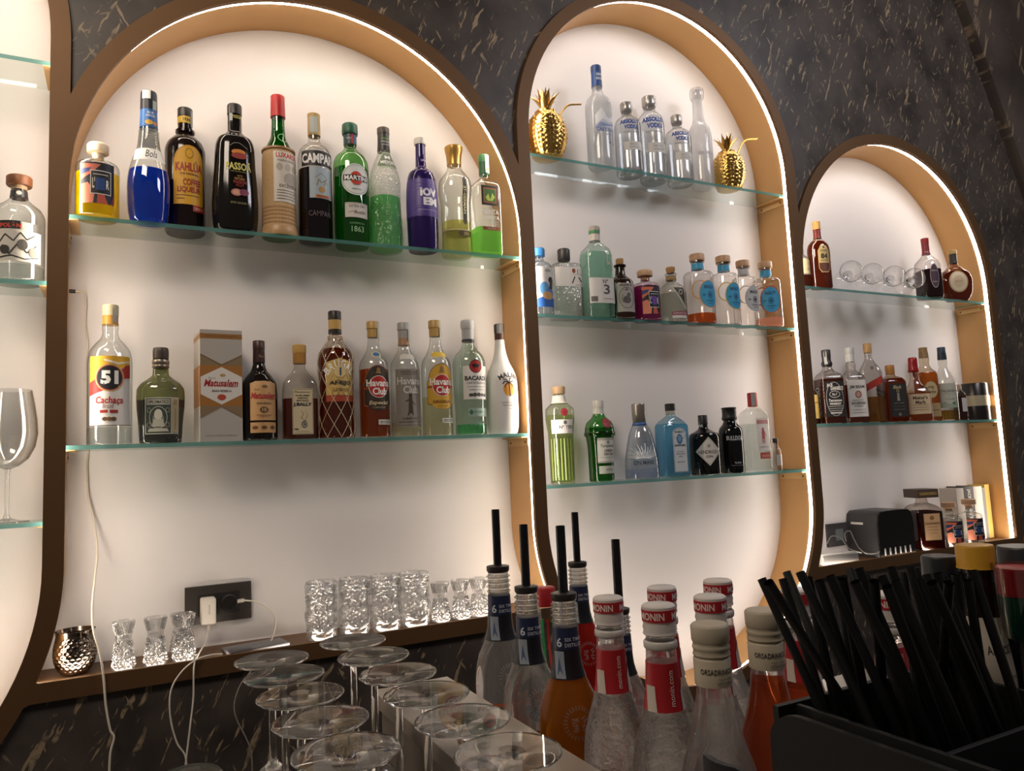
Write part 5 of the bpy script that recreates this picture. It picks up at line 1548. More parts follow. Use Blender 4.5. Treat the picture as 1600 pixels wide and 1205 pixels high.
bottle('tall square whisky bottle with slanted red label', 1366, 537, '4b',
       [(0, 13.4), (1.5, 14.2), (60, 14.2), (66, 12.6), (76, 7, 7, 3), (82, 4.8, 4.8, 2), (98, 4.6, 4.6, 2)], glass('ded8ce', .4), n=6, dr=.9, group=W2, y=.06, fill=(32, 'b9863c', .4), rz=-40,
       parts=[('cap', [(88, 5.6), (99.3, 5.6), (100, 5)], 'b9925c')],
       labels=[('label', [('p', [(-12.5, 37), (12.5, 49), (12.5, 58), (-12.5, 46)], '9c2a22')], .25), ('side_label', [('p', [(-37, 37), (-15, 37), (-15, 46), (-37, 46)], '8a241e')], .25), ('print', [('c', 1, 68, 2, 2.4, '5a5450')], .3)])
bottle('small square whisky bottle with black slanted label and gold cap', 1398, 571, '4b',
       [(0, 20.6), (1.5, 22.4), (68, 22.4), (75, 19), (81, 9.4, 9.4, 2), (86, 7, 7, 2), (98, 6.8, 6.8, 2)], glass('d6b898', .4), n=6, dr=.9, group=W2, y=.055, fill=(76, 'a04c1c', .5), rz=-23,
       parts=[('cap', [(84, 8.4), (99.2, 8.8), (100, 8)], 'b9803c')],
       labels=[('label', [('r', -16, 9, 17, 66, '2c2b2c'), ('t', 'Black', 0, 60, 6, 'b9a678', 17, .03, .25), ('t', '12', 0, 53.6, 4.4, 'b9a678', 6, .03), ('p', [(-3, 36), (3, 36), (2, 50), (-2, 50)], '9a9080'), ('t', 'AGED 12 YEARS', 0, 32, 2, 'a39a86', 20), ('r', -12, 26, 12, 26.6, '6a6558'), ('t', 'BLENDED SCOTCH', 0, 21, 2, '8a8474', 22), ('c', 0, 12.6, 3, 2.6, '7d7460')], .25),
               ('side_label', [('p', [(-56, 50), (-26, 41), (-26, 53), (-56, 62)], '1f1d1c'), ('t', 'BLACK LABEL', -41, 51.6, 3, 'b9925c', 26, .02, 0, -16), ('t', 'XII', -41, 30, 3, '2a1c14', 8)], .25)])
bottle('squat bourbon bottle dipped in bright red wax', 1435, 559, '4b',
       [(0, 20.6), (1.5, 22), (42, 22), (50, 19), (58, 10, 10, 3), (66, 7.4, 7.4, 2), (80, 6.4, 6.4, 2), (98, 6, 6, 2)], glass('e0cfc0', .4), n=4, dr=.85, group=W2, y=.052, fill=(44, 'c06a2c', .45), rz=-38,
       parts=[('wax', [(77, 8), (79, 9), (84, 8), (97, 7.6), (100, 6.2)], paint('a31a22', .25)), ('wax_drip', [(70, 1.0), (72, 1.6), (79, 1.8)], paint('a31a22', .25))],
       labels=[('label', [('r', -18, 11, 18, 42, 'd3bd9a'), ('t', "Maker's", 1, 36, 5.4, '4a3428', 24, .03), ('t', 'Mark', 1, 29, 5.4, '4a3428', 17, .03), ('r', -12, 24.6, 14, 25.2, '8a6a4c'), ('r', -12, 21, 14, 21.6, '8a6a4c'), ('r', -12, 17, 14, 17.6, '8a6a4c')], .25)])
bottle('amber scotch bottle with large round cream label', 1453, 543.5, '4b',
       [(0, 15), (1.5, 16.2), (58, 16.2), (65, 15), (71, 9), (77, 6.4), (84, 7), (98, 5.6)], glass('e6d2b6', .4), n=3, dr=.8, group=W2, y=.08, fill=(66, 'dd8a2c', .5), rz=-28,
       parts=[('cap', [(86, 6.4), (97, 6), (99.4, 6.4), (100, 5.6)], 'a98a5e')],
       labels=[('label', [('c', 0, 42, 10.6, 11.6, '8a6430'), ('c', 0, 42, 10, 11, 'd2bd8c'), ('t', 'Long', -2, 45.4, 5, '4a3820', 12, .02), ('t', 'John', 1, 38.6, 5, '4a3820', 11, .02)], .25), ('lower_label', [('r', -13, 6, 14, 24, 'c4a878'), ('r', -9, 14, 10, 15, '7d6440')], .25)])
bottle('slope shouldered single malt bottle with pale map label and blue cap', 1482, 543, '4b',
       [(0, 15), (1.5, 16), (46, 16), (56, 14), (66, 9), (74, 5.6), (78, 6.4), (98, 5.2)], glass('e3e2dc', .4), dr=.8, group=W2, y=.056, fill=(14, 'b08a3c', .3), rz=-45,
       parts=[('capsule', 'wrap', '2c3a4c', 83, 98, .5), ('cap', [(92, 6), (99.4, 6), (100, 5.4)], '3a4a5e')],
       labels=[('label', [('r', -14, 17, 14, 50, 'c2c3b4'), ('t', 'TALISKER', 1, 39.6, 3.6, '4a4c48', 21, .01), ('r', -8, 35.4, 10, 35.8, '7d7e74'), ('p', [(-14, 20), (-6, 26), (2, 22), (14, 27), (14, 17), (-14, 17)], '9fae9a'), ('t', 'SCOTCH WHISKY', 3, 28.6, 1.8, '6a6c64', 14), ('c', 8, 23, 2.4, 1.8, '5c7c5c')], .25)])
bottle('tiny flat brown flask with white label in front of the canister', 1503, 601, '4b',
       [(0, 17), (2, 19), (66, 19), (76, 15), (82, 8, 8, 2), (98, 7, 7, 2)], glass('d6b49c', .35), n=4, dr=.6, group=W2, y=.05, fill=(66, '5e2413', .7), rz=-20,
       parts=[('cap', [(86, 8), (99, 8), (100, 7)], 'b9a488')], labels=[('label', [('r', -2, 24, 16, 62, 'dedad4')], .3)])
loc, H = place(1525, 600, '4b', .09)
t = thing('canister', 'dark metal whisky canister with pale middle band at the shelf end', 'canister', loc)
rr_ = H * .37
lathe('tin', [(0, 0), (rr_, 0), (rr_, H * .985), (rr_ * .97, H), (0, H)], paint('4a4645', .28, .9), t, 48)
lathe('band', [(rr_ + .0002, H * .38), (rr_ + .0006, H * .38), (rr_ + .0006, H * .66), (rr_ + .0002, H * .66)], paint('cfc1a0', .4, .3), t, 48)

# ------------------------------------------------------------------ niche cut off by the picture edge
bottle('clear tequila bottle with wooden stopper and black drawn label', 27, 277, '1b',
       [(0, 23), (2, 25.2), (60, 25.2), (68, 22), (75, 13), (80, 8.2), (88, 7.4)], glass('e9efee', .35, 1.0), y=.07, rz=6,
       fill=(14, 'd9dedd', .1),
       parts=[('neck_label', 'wrap', '2c2b30', 79.5, 86, .5), ('stopper', [(91, 11.6), (92, 12.4), (99, 12.4), (100, 11.4)], paint('7a4a2c', .5, 0, (60, .4))), ('stopper_seat', [(87.5, 7.6), (91, 7.8)], 'b99a7c')],
       labels=[('label', [('r', -24, 16, 24, 52, 'd9d4c8'), ('r', -24, 45, 2, 52.6, '1c1b1d'), ('t', 'ESPOLÒN', -10, 48.6, 4.8, 'c9402c', 25, .05), ('r', 3, 45, 12, 52, 'c9c4b6'), ('r', 14, 44, 24, 52, '3c3a38'),
                          ('l', [(-20, 30), (-12, 40), (-4, 34), (2, 42), (8, 36), (16, 41)], 1.2, '2c2a28'), ('l', [(-22, 22), (-14, 30), (-8, 22), (0, 32), (8, 24), (18, 32)], 1.4, '2c2a28'), ('c', 4, 31, 5, 5, '55524c'), ('c', -12, 26, 4.6, 4, '3c3a38'), ('c', 14, 25, 4, 4.6, '6c6860'),
                          ('l', [(-22, 18), (-6, 21), (6, 18), (20, 21)], 1, '2c2a28')], .25), ('neck_print', [('c', 0, 83, 2.6, 2, 'cfcbc0')], .8)])
WG = 'wine glasses on the bottom shelf of the cut off niche'
for px, y, lb in ((10, .078, 'stemmed wine glass standing alone on the bottom shelf beside the bronze divider'),):
    x = x_for(px, y, Z_SHELF['1c'])
    stemware('wine_glass', lb, 'glass', (x, y, Z_SHELF['1c']), 1, .268, .052, .040, None, glass('f2f4f4', .35, 1.2), 'wine', .0036, 36)

# ------------------------------------------------------------------ sill of the wide niche
ZSI = Z_SHELF['s']
CUT = glass('ffffff', .62, 1.5, .04, None, .09, .24)
FACE = glass('ffffff', .60, 1.5, .04, None, .09, .22)


def on_sill(px, y):
    return x_for(px, y, ZSI)


x = on_sill(117, .075)
t = thing('hammered_mug', 'hammered steel mug at the end of the sill', 'mug', (x, .075, ZSI))
mh = z_for(984, x, .075) - ZSI
mr = mh * .47
pr = [(0, 0), (mr * .6, 0), (mr * .66, mh * .02)] + [(mr * r, mh * z) for z, r in ((.1, .78), (.2, .88), (.3, .95), (.4, .99), (.5, 1.0), (.6, .985), (.7, .95), (.8, .9), (.88, .87), (.94, .88), (1.0, .92))] + [(mr * .9, mh * 1.0), (mr * .84, mh * .9), (mr * .9, mh * .5), (mr * .7, mh * .1), (0, mh * .06)]
P = []
for a, b in zip(pr[:-1], pr[1:]):
    k = max(1, int(math.hypot(b[0] - a[0], b[1] - a[1]) / .0016))
    P += [(a[0] + (b[0] - a[0]) * q / k, a[1] + (b[1] - a[1]) * q / k) for q in range(k)]
P.append(pr[-1])


def dimple(a, z, r):
    if z < mh * .08 or z > mh * .86 or r < mr * .6:
        return 0
    row = z / (mh * .082)
    i = int(row)
    u = a / (2 * PI) * 22 + (.5 if i % 2 else 0)
    d = math.hypot((u % 1) - .5, (row % 1) - .5)
    return -0.0016 * max(0, 1 - (d / .46) ** 2)


lathe('cup', P, paint('85796e', .16, 1.0), t, 220, 60, dimple)
tube('handle', spline([(mr * .93, .0, mh * .8), (mr * 1.45, .0, mh * .78), (mr * 1.5, .0, mh * .4), (mr * .98, .0, mh * .3)], 8), .0035, paint('a09080', .2, 1.0), t)
t.rotation_euler.z = math.radians(70)


def relief_glass(label, px, top, y, rpx, kind, group, name):
    x = on_sill(px, y)
    H = z_for(top, x, y) - ZSI
    d = proj((x, y, ZSI))[2]
    r0 = rpx * d / FPX * math.cos(math.atan(abs(px - 800) / FPX)) * 1.02
    t = thing(name, label, 'glass', (x, y, ZSI), 0, group)
    if kind == 'waist':
        f = [(0, 1.0), (.04, 1.02), (.3, .9), (.5, .78), (.62, .7), (.68, .7), (.72, .74), (.9, .92), (1.0, 1.0)]
        sides = 8
    else:
        f = [(0, .9), (.06, 1.0), (.5, 1.0), (.95, 1.0), (1.0, .98)]
        sides = 0
    out = [(0, 0)]
    n = 46
    for i in range(n + 1):
        q = i / n
        out.append((float(np.interp(q, [a for a, _ in f], [b for _, b in f])) * r0, q * H))
    inn = [(max(r0 * .3, r - .004), max(z, H * .14)) for r, z in out[1:] if z > H * .13][::-1] + [(0, H * .14)]
    prof = out + inn

    def disp(a, z, r):
        if r < r0 * .5:
            return 0
        q = z / H
        av = (a + PI) % (2 * PI) - PI
        v = 0
        if kind == 'waist':
            v = -.05 * r0 * (1 - abs(math.cos(a * 4))) * 1.0
            if .58 > q > .06:
                v += .0017 * math.sin(a * 16) * math.sin(q * 60) + .0015 * math.sin(q * 45 + 6 * math.cos(a * 8))
            elif .73 < q < .97:
                v += .0016 * math.sin(a * 24 + q * 30)
            return v
        # carved face with hollow eyes, nose and teeth, on opposite sides
        av = (a + PI / 2) % PI - PI / 2
        u = av * 1.0
        eye = lambda cx: -.0042 * math.exp(-(((u - cx) / .2) ** 2 + ((q - .56) / .075) ** 2))
        ring_ = lambda cx: .0026 * math.exp(-((math.hypot((u - cx) / .27, (q - .56) / .1) - 1) / .22) ** 2)
        v = eye(-.36) + eye(.36) + ring_(-.36) + ring_(.36)
        v += .004 * math.exp(-((u / .11) ** 2 + ((q - .44) / .07) ** 2))
        v += .0024 * math.exp(-((q - .27) / .07) ** 2) * (abs(math.sin(a * 12)) - .4) * math.exp(-(u / .6) ** 2)
        v += .0022 * math.exp(-(((q - .16 - .13 * u * u) / .03) ** 2))
        v += .0018 * math.sin(a * 9 + 5 * math.sin(q * 22)) * (1 if q > .66 else .25)
        return v * 1.5 if .02 < q < .985 else 0
    lathe('tumbler_wall', prof, CUT if kind == 'waist' else FACE, t, 112, 60, disp)
    return t


SG = 'waisted cut glasses on the sill'
for px, top, y, lb in ((193, 970, .045, 'waisted cut glass nearest the hammered mug'), (243, 964, .045, 'waisted cut glass between its two neighbours left of the socket'),
                       (288, 958, .045, 'waisted cut glass just below the white charger'), (284, 958, .11, 'waisted cut glass tucked behind the one below the charger'),
                       (689, 910, .055, 'waisted cut glass beside the carved face tumblers'), (721, 906, .055, 'waisted cut glass second from the carved face tumblers'), (750, 903, .055, 'waisted cut glass touching the tall orange labelled bottle in view')):
    relief_glass(lb, px, top, y, 18 if px < 400 else 15, 'waist', SG, 'cut_glass')
TG = 'carved face tumblers on the sill'
for px, top, lb in ((503, 908, 'carved face tumbler nearest the wall socket'), (555, 903, 'second carved face tumbler from the wall socket'), (603, 898, 'third carved face tumbler from the wall socket'), (648, 894, 'carved face tumbler nearest the waisted glasses')):
    relief_glass(lb, px, top, .055, 23.5, 'face', TG, 'face_tumbler')

# wall socket with charger and round plug
p0, p1 = on_y(289, 978, DEPTH), on_y(391, 907, DEPTH)
t = thing('wall_socket', 'dark rectangular wall socket plate above the sill', 'socket', ((p0[0] + p1[0]) / 2, DEPTH - .001, (1.2105 + 1.2955) / 2))
box('plate', (-.072, -.009, -.0425), (.072, 0, .0425), paint('4b4541', .35, .3), t, .002)
bm = bmesh.new()
add_box(bm, (-.045, -.0105, -.024), (-.001, -.0085, .024), .001); add_box(bm, (.001, -.0105, -.024), (.045, -.0085, .024), .001)
from_bm('outlets', bm, paint('2c2826', .4), t, 30)
sx, sy, sz = t.location
c = thing('usb_charger', 'white charger plugged into the wall socket', 'charger', (on_y(325, 955, .125)[0], DEPTH - .012, on_y(325, 955, .125)[2]))
bx = bmesh.new()
add_box(bx, (-.016, -.036, -.028), (.016, 0, .030), .006)
from_bm('shell', bx, paint('ece2d6', .35), c, 40)
art('print', [('t', 'amttel', 0, 0, .0045, '8a8078', .02, 0, 0, -90)], flat_map((.002, -.036, .006), (1, 0, 0), (0, 0, 1), (0, -1, 0)), c)
tube('connector', [(0, -.02, -.027), (0, -.02, -.042)], .0045, paint('e6dccf', .4), c)
cw = np.array(c.location)
pl = thing('round_plug', 'black round plug in the second outlet of the wall socket', 'plug', (on_y(358, 941, .13)[0], DEPTH - .0125, on_y(358, 941, .13)[2]))
bm = bmesh.new()
lathe_mesh(bm, [(0, 0), (.019, 0), (.019, .018), (.016, .024), (0, .024)], 32)
o = from_bm('plug_body', bm, paint('1d1b1a', .3), pl, 40)
o.rotation_euler = (PI / 2, 0, 0)
o = tube('cable_end', [(.010, -.018, 0), (.032, -.018, .001)], .0042, paint('d9d0c4', .4), pl)
pw = np.array(pl.location)


def px_pts(L):
    return [on_y(a, b, y) for a, b, y in L]


CW = paint('dcd3c6', .5)
cb = tube('charging_cable', spline([cw + np.array((0, -.02, -.042))] + px_pts([(321, 1003, .10), (309, 1024, .03), (303, 1042, -.018), (302, 1090, -.026), (297, 1135, -.03), (291, 1185, -.032), (286, 1230, -.032)]), 10), .0017, CW)
tag(cb, 'white cable falling straight from the white charger over the sill', 'cable')
cb = tube('charging_cable', spline([pw + np.array((.032, -.018, .001))] + px_pts([(402, 941, .11), (420, 951, .10), (430, 966, .09), (428, 990, .08), (421, 1008, .062)]), 10), .0017, CW)
tag(cb, 'white cable arching from the round plug down to the tablet', 'cable')
cb = tube('charging_cable', spline(px_pts([(347, 1022, .012), (328, 1024, .004), (305, 1032, -.012), (282, 1052, -.02), (267, 1080, -.025), (266, 1120, -.025), (276, 1160, -.022), (290, 1184, -.022), (293, 1230, -.022)]), 10), .0017, CW)
tag(cb, 'white cable bowing out below the sill edge from the tablet', 'cable')
cb = tube('charging_cable', spline(px_pts([(400, 1022, .004), (394, 1046, -.012), (376, 1070, -.02), (366, 1100, -.02), (370, 1125, -.02), (385, 1155, -.02), (393, 1180, -.02), (394, 1230, -.02)]), 10), .0015, paint('8d857a', .5))
tag(cb, 'grey cable hanging below the tablet behind the upturned glasses', 'cable')
a, b, cc, dd = on_z(343, 1022, ZSI), on_z(432, 1007, ZSI), on_z(467, 994, ZSI), on_z(400, 996, ZSI)
x0, x1 = on_sill(352, .03), on_sill(446, .06)
bm = bmesh.new()
add_box(bm, (-(x1 - x0) / 2, -.034, 0), ((x1 - x0) / 2, .034, .008), .003)
tb = from_bm('tablet', bm, paint('5b5a5e', .18, .3), None, 35)
tb.location = ((x0 + x1) / 2, .052, ZSI + .0005)
tb.rotation_euler = (0, 0, math.radians(10))
tag(tb, 'dark grey flat tablet lying on the sill under the socket', 'tablet')
pc = thing('power_cable', 'long white power cable trailing from the niche side down over the sill', 'cable', (0, 0, 0))
tube('cord', spline(px_pts([(124, 455, .13), (131, 458, .142), (134, 472, .147), (133, 505, .1495), (137, 540, .1505), (134, 580, .1505), (136, 640, .1505), (138, 695, .1505), (136, 730, .1495), (138, 775, .147), (147, 815, .14), (152, 862, .12), (148, 905, .09),
                              (144, 950, .05), (146, 985, .012), (156, 1020, -.006), (162, 1060, -.012), (165, 1100, -.014), (172, 1140, -.014), (178, 1152, -.014), (172, 1180, -.014), (170, 1230, -.014)]), 8), .0021, paint('e3d8c6', .5), pc)
tube('jack', [on_y(108, 455, .13), on_y(118, 455.5, .13)], .0042, paint('2c2622', .4), pc)
tube('collar', [on_y(118, 455.5, .13), on_y(126, 456, .13)], .003, paint('e9d9bf', .4), pc)

# ------------------------------------------------------------------ sill of the whisky niche
x0, x1 = x_for(1376, .022, ZSI), x_for(1432, .022, ZSI)
W_ = (x1 - x0) / 2
t = thing('receipt_printer', 'black round topped receipt printer with glossy front on the sill', 'printer', ((x0 + x1) / 2, .022, ZSI))
hh = z_for(800, x0, .03) - ZSI
body = [(-W_, 0), (W_, 0), (W_, hh * .72), (W_ * .93, hh * .92), (W_ * .78, hh * .99), (W_ * .4, hh), (-W_ * .4, hh), (-W_ * .78, hh * .99), (-W_ * .93, hh * .92), (-W_, hh * .72)]
prism('housing', body, .004, .128, paint('2b2a2b', .35), t, 40)
prism('glossy_cover', [(p[0] * .985, p[1] * .985 + .001) for p in body], 0, .0038, paint('08090b', .06), t, 40)
bm = bmesh.new()
for q in range(6):
    add_box(bm, (-W_ * .75 + q * W_ * .28, -.0015, .006), (-W_ * .75 + q * W_ * .28 + .006, .0004, .03), .0005)
from_bm('vent_ribs', bm, paint('9a9895', .3), t, 30)
art('badge', [('r', .02, hh * .70, .07, hh * .75, 'c4c2be')], flat_map((-W_, .128, 0), (0, -1, 0), (0, 0, 1), (-1, 0, 0)), t)
x0, x1 = on_sill(1286, .03), on_sill(1337, .03)
t = thing('power_adapter', 'pale boxy power adapter lying on the sill beside the printer', 'adapter', ((x0 + x1) / 2, .042, ZSI + .0004), math.radians(-4))
box('case', (-(x1 - x0) / 2, -.022, 0), ((x1 - x0) / 2, .022, .03), paint('8d8a86', .3), t, .004)
box('lid', (-(x1 - x0) / 2 + .004, -.018, .0302), ((x1 - x0) / 2 - .004, .018, .033), paint('d0ccc6', .25), t, .001)
t = thing('wall_socket', 'small dark wall socket behind the power adapter', 'socket', (x_for(1308, DEPTH, 1.24), DEPTH - .001, 1.235))
box('plate', (-.06, -.008, -.04), (.06, 0, .04), paint('3f3d3f', .4, .2), t, .002)
box('outlet', (-.02, -.0095, -.02), (.02, -.0078, .02), paint('5d6466', .4), t, .001)
for k, (L_, lb) in enumerate((([(1292, 850, .06), (1300, 838, .08), (1315, 842, .09), (1325, 856, .07), (1338, 862, .04), (1346, 864, .045)], 'grey cable coiling over the power adapter'),
                              ([(1322, 846, .10), (1320, 834, .11), (1328, 830, .115), (1334, 842, .10), (1342, 856, .06), (1352, 864, .016), (1366, 865, .010), (1374, 862, .008)], 'grey cable looping up against the printer side'))):
    P = [on_y(*q) for q in L_]
    P = [np.array((p[0], p[1], max(p[2], ZSI + .003))) for p in P]
    tag(tube('device_cable', spline(P, 10), .0019, paint('77736f', .4)), lb, 'cable')

loc, H = place(1447, 764, 's', .06)
t = thing('liquor_bottle', 'square dark amaretto decanter with big square cap on the sill', 'bottle', loc, math.radians(-22))
build_bottle(t, H, [(0, 20.5), (2, 23), (60, 23), (67, 21.4), (73, 16), (77, 9, 9, 3), (86, 8, 8, 2)], glass('dccfc4', .35, 1.1), n=8, fill=(63, '4a100a', .75),
             parts=[('cap', [(86, 20), (99.6, 20), (100, 19.6)], '4a3a2c', 1.0, 12)],
             labels=[('label', [('r', -15, 16, 15, 61, '4a2a18'), ('r', -14, 17, 14, 60, 'cfa87c'), ('c', 0, 53, 4, 3.6, '8d6438'), ('t', 'DISARONNO', 0, 44, 4, '6a3c22', 26, .03), ('r', -10, 38, 10, 38.8, '8d6438'), ('r', -10, 33, 10, 33.6, '8d6438'), ('r', -7, 28, 7, 28.6, '8d6438')], .3)])
art('cap_print', [('t', 'DISARONNO', 0, 0, .05 * H, 'c9a860', .30 * H, .02)], flat_map((0, -.2 * H - .0002, .928 * H), (1, 0, 0), (0, 0, 1), (0, -1, 0)), t)
DG = 'small clear portrait decanters on the sill'
for px, top, y, lb in ((1488, 785, .044, 'clear portrait decanter beside the amaretto decanter'), (1520, 780, .037, 'clear portrait decanter in front of the books')):
    loc, H = place(px, top, 's', y)
    t = thing('liquor_bottle', lb, 'bottle', loc, math.radians(-30), DG)
    build_bottle(t, H, [(0, 24), (2, 25.6), (60, 25.6), (66, 23.5), (71, 12), (75, 8.6), (84, 8)], glass('e9e9e6', .35, 1.1), n=2,
                 parts=[('stopper', [(80, 8), (86, 9), (89, 15), (99, 15), (100, 13.4)], 'c49c78')], labels=[('label', artwork('2b4a86', 10, 58, 20), .25)])
zb0 = ZSI
x = x_for(1535, .09, zb0)
BK = 'books and binders at the end of the whisky sill'
xe = X4R - .004
spec = [(.046, .205, 'b9b0a6', 'grey box file standing at the start of the book row', None), (.062, .21, '1b1b1b', 'black book with white lettering and crest on its spine', 'jd'),
        (.012, .205, 'd9d0c2', 'thin cream booklet beside the black book', None), (.042, .205, 'efe6d6', 'thick white book beside the thin cream booklet', None),
        (.018, .198, '8f8a88', 'thin grey booklet between the white and yellow books', None), (.03, .21, 'e0b860', 'yellow backed book standing last in the row', None)]
tot = sum(s[0] for s in spec)
xx = xe - .002 - tot - .0005 * 6
for wd, ht, c_, lb, kind in spec:
    t = thing('book', lb, 'book', (xx + wd / 2, .085, zb0), 0, BK)
    dpt = .067
    bm = bmesh.new()
    add_box(bm, (-wd / 2, -.0, 0), (-wd / 2 + .0015, dpt, ht), .0003); add_box(bm, (wd / 2 - .0015, 0, 0), (wd / 2, dpt, ht), .0003); add_box(bm, (-wd / 2, -.0015, 0), (wd / 2, 0, ht), .0006)
    from_bm('cover', bm, paint(c_, .5), t, 30)
    box('pages', (-wd / 2 + .0016, .0002, .003), (wd / 2 - .0016, dpt - .003, ht - .003), paint('d8d0c0', .8, 0, (300, .4)), t)
    if kind == 'jd':
        fm = flat_map((0, -.0016, 0), (1, 0, 0), (0, 0, 1), (0, -1, 0))
        art('spine_print', [('t', "JACK DANIEL'S", 0, .142, .026, 'd9d4c8', .115, .03, 0, -90), ], fm, t)
        art('spine_crest', [('c', 0, .05, .013, .014, 'a39e94'), ('c', 0, .05, .009, .010, '3a3836'), ('t', 'No.7', 0, .05, .007, 'a39e94')], fm, t)
    xx += wd + .0005

# ------------------------------------------------------------------ counter, raised ledge, upturned glasses
STONE = paint('a39a8f', .3, 0, (40, .03), 'pale_ledge_stone')
STEEL = metal_mat('brushed_side_panel', '8a8178', .4, .5)
DARKC = paint('2a2624', .45)
cn = thing('bar_counter', 'dark bar counter under the upturned wine glasses and syrup bottles', 'counter', (0, 0, 0))
box('worktop', (.03, -2.0, 1.055), (1.45, -.655, 1.094), paint('7d756c', .35, 0, (30, .05)), cn, .003)
box('carcass', (.06, -2.0, 0.0), (1.42, -.70, 1.0545), DARKC, cn)
lg = thing('raised_ledge', 'pale stone ledge between the upturned glasses and the bottles', 'ledge', (0, 0, 0))
box('ledge_top', (.292, -1.99, 1.237), (.398, -.745, 1.257), STONE, lg, .002)
box('side_panel', (.300, -1.985, 1.0945), (.390, -.755, 1.2365), STEEL, lg, .001)
lg2 = thing('raised_counter', 'pale stone counter carrying the straw caddy', 'counter', (0, 0, 0))
box('counter_top', (.3985, -1.99, 1.237), (1.4, -1.275, 1.257), STONE, lg2, .002)
box('front_panel', (.405, -1.985, 1.0945), (1.39, -1.29, 1.2365), STEEL, lg2, .001)
UG = 'upturned stemmed glasses on the counter'
row1 = [-.909, -.980, -1.055, -1.132, -1.209]
row2 = [-.868, -.950, -1.030, -1.108, -1.187, -1.266]
n1 = ['nearest the wall', 'second from the wall', 'third from the wall', 'fourth from the wall', 'fifth from the wall']
for k, y in enumerate(row1):
    stemware('wine_glass', 'upturned wine glass in the row away from the pale ledge, ' + n1[k], 'glass', (.137, y, 1.0945), -1, .2605, .0355, .0375, UG, None, 'wine', .0036, 48, .8)
n2 = n1 + ['sixth from the wall']
for k, y in enumerate(row2):
    stemware('wine_glass', 'upturned wine glass in the row along the pale ledge, ' + n2[k], 'glass', (.234, y, 1.0945), -1, .2575, .0355, .0375, UG, None, 'wine', .0036, 48, .8)
t = thing('tumbler', 'upturned tumbler beside the row of wine glasses at the bottom edge', 'glass', (.056, -.925, 1.0945), 0)
lathe('tumbler_wall', [(.038, 0), (.035, .15), (.033, .163), (.028, .168), (0, .168), (0, .160), (.027, .158), (.031, .15), (.0355, 0)], solid_glass(), t, 48)

# ------------------------------------------------------------------ bottles in the well
EMB = glass('ffffff', .3, 1.6, .3)
VG = 'pouring spirit bottles behind the ledge'


def well_bottle(label, loc, H, prof, mat, **kw):
    t = thing('liquor_bottle', label, 'bottle', loc, math.radians(kw.pop('rz', 0)), kw.pop('group', None))
    build_bottle(t, H, prof, mat, **kw)
    return t


def vodka(label, x, y, top, liq, back, rz, tube_len=.078, lean=0.0):
    z0 = 1.0945
    H = top - z0
    prof = [(0, 10.4), (1.5, 11.6), (20, 11.7), (52, 11.7), (58, 11.2), (64, 9.4), (69, 7.2), (75, 5.4), (86, 4.7), (92, 4.6), (100, 4.3)]
    crest = []
    for q in range(26):
        a = 2 * PI * q / 26
        crest.append(('l', [(4.2 * math.cos(a), 56 + 4.4 * math.sin(a)), (5.6 * math.cos(a), 56 + 5.8 * math.sin(a))], .4, EMB))
    rc = random.Random(5)
    crest += [('l', [(sx_ * (.3 + rc.random()), 53.4 + q * .62), (sx_ * (1.2 + rc.random() * 1.6), 53 + q * .72 + rc.random())], .5, EMB) for q in range(8) for sx_ in (-1, 1)]
    labels = [('crest', crest, .1), ('neck_print', [('t', '6', -4.2, 83.2, 3.4, 'c9ccd6', 2.2, .02), ('t', 'SIX TIMES', 1.8, 84.2, 1.3, 'c9ccd6', 7.6, .01), ('t', 'DISTILLED', 1.8, 82.2, 1.3, 'c9ccd6', 7.6, .01)], .5),
              ('tax_strip', [('r', -6.6, 70.5, -2.6, 80, '8f99a6'), ('p', [(-5.8, 71.6), (-4.6, 78), (-3.4, 71.6), (-4.6, 73.4)], '4a5a7c')], .5)]
    if back:
        labels.append(('label', [('r', -11, 14, 11, 46, back), ('t', 'Liqueur', -4, 42, 2, '2a1a14', 9, .02)] + [('r', -9, z, 3, z + .5, '4a2a1c') for z in (38.6, 37, 35.4, 33.8, 32.2, 30.6, 29, 27.4)] +
                       [('p', [(2, 40), (11, 43), (11, 37)], '8a8a8a')], .2))
    t = well_bottle(label, (x, y, z0), H, prof, solid_glass('ffffff', None, 0.0, .5), rz=rz, group=VG, labels=labels, fill=(85, liq, .5) if liq else (30, 'd8b9a8', .3),
                    parts=[('collar', 'wrap', '1f2a4a', 80.4, 88.4, .25), ('neck_sleeve', 'wrap', '14161d', 70, 80.3, .2)] +
                          [('thread', [(z, 4.6), (z + .5, 5.3), (z + 1.1, 4.6)], glass('d9d6d0', .3, 1.2)) for z in (89.5, 91.6, 93.7, 95.8)] +
                          [('pourer_seat', [(98, 4.5), (99, 5.0), (100.6, 5.0), (101, 3.0)], '2b2624')])
    tb = bmesh.new()
    p = Vector((0, 0, H))
    q = Vector((lean, 0, H + tube_len))
    r = .0056
    tube_mesh(tb, [p, p + (q - p) * .92], r, 16)
    lathe_mesh(tb, [(r, 0), (r * .98, tube_len * .08)], 16, (q[0] * .96, 0, H + tube_len * .92))
    s = from_bm('pourer', tb, paint('121217', .25), t, 40)
    return t


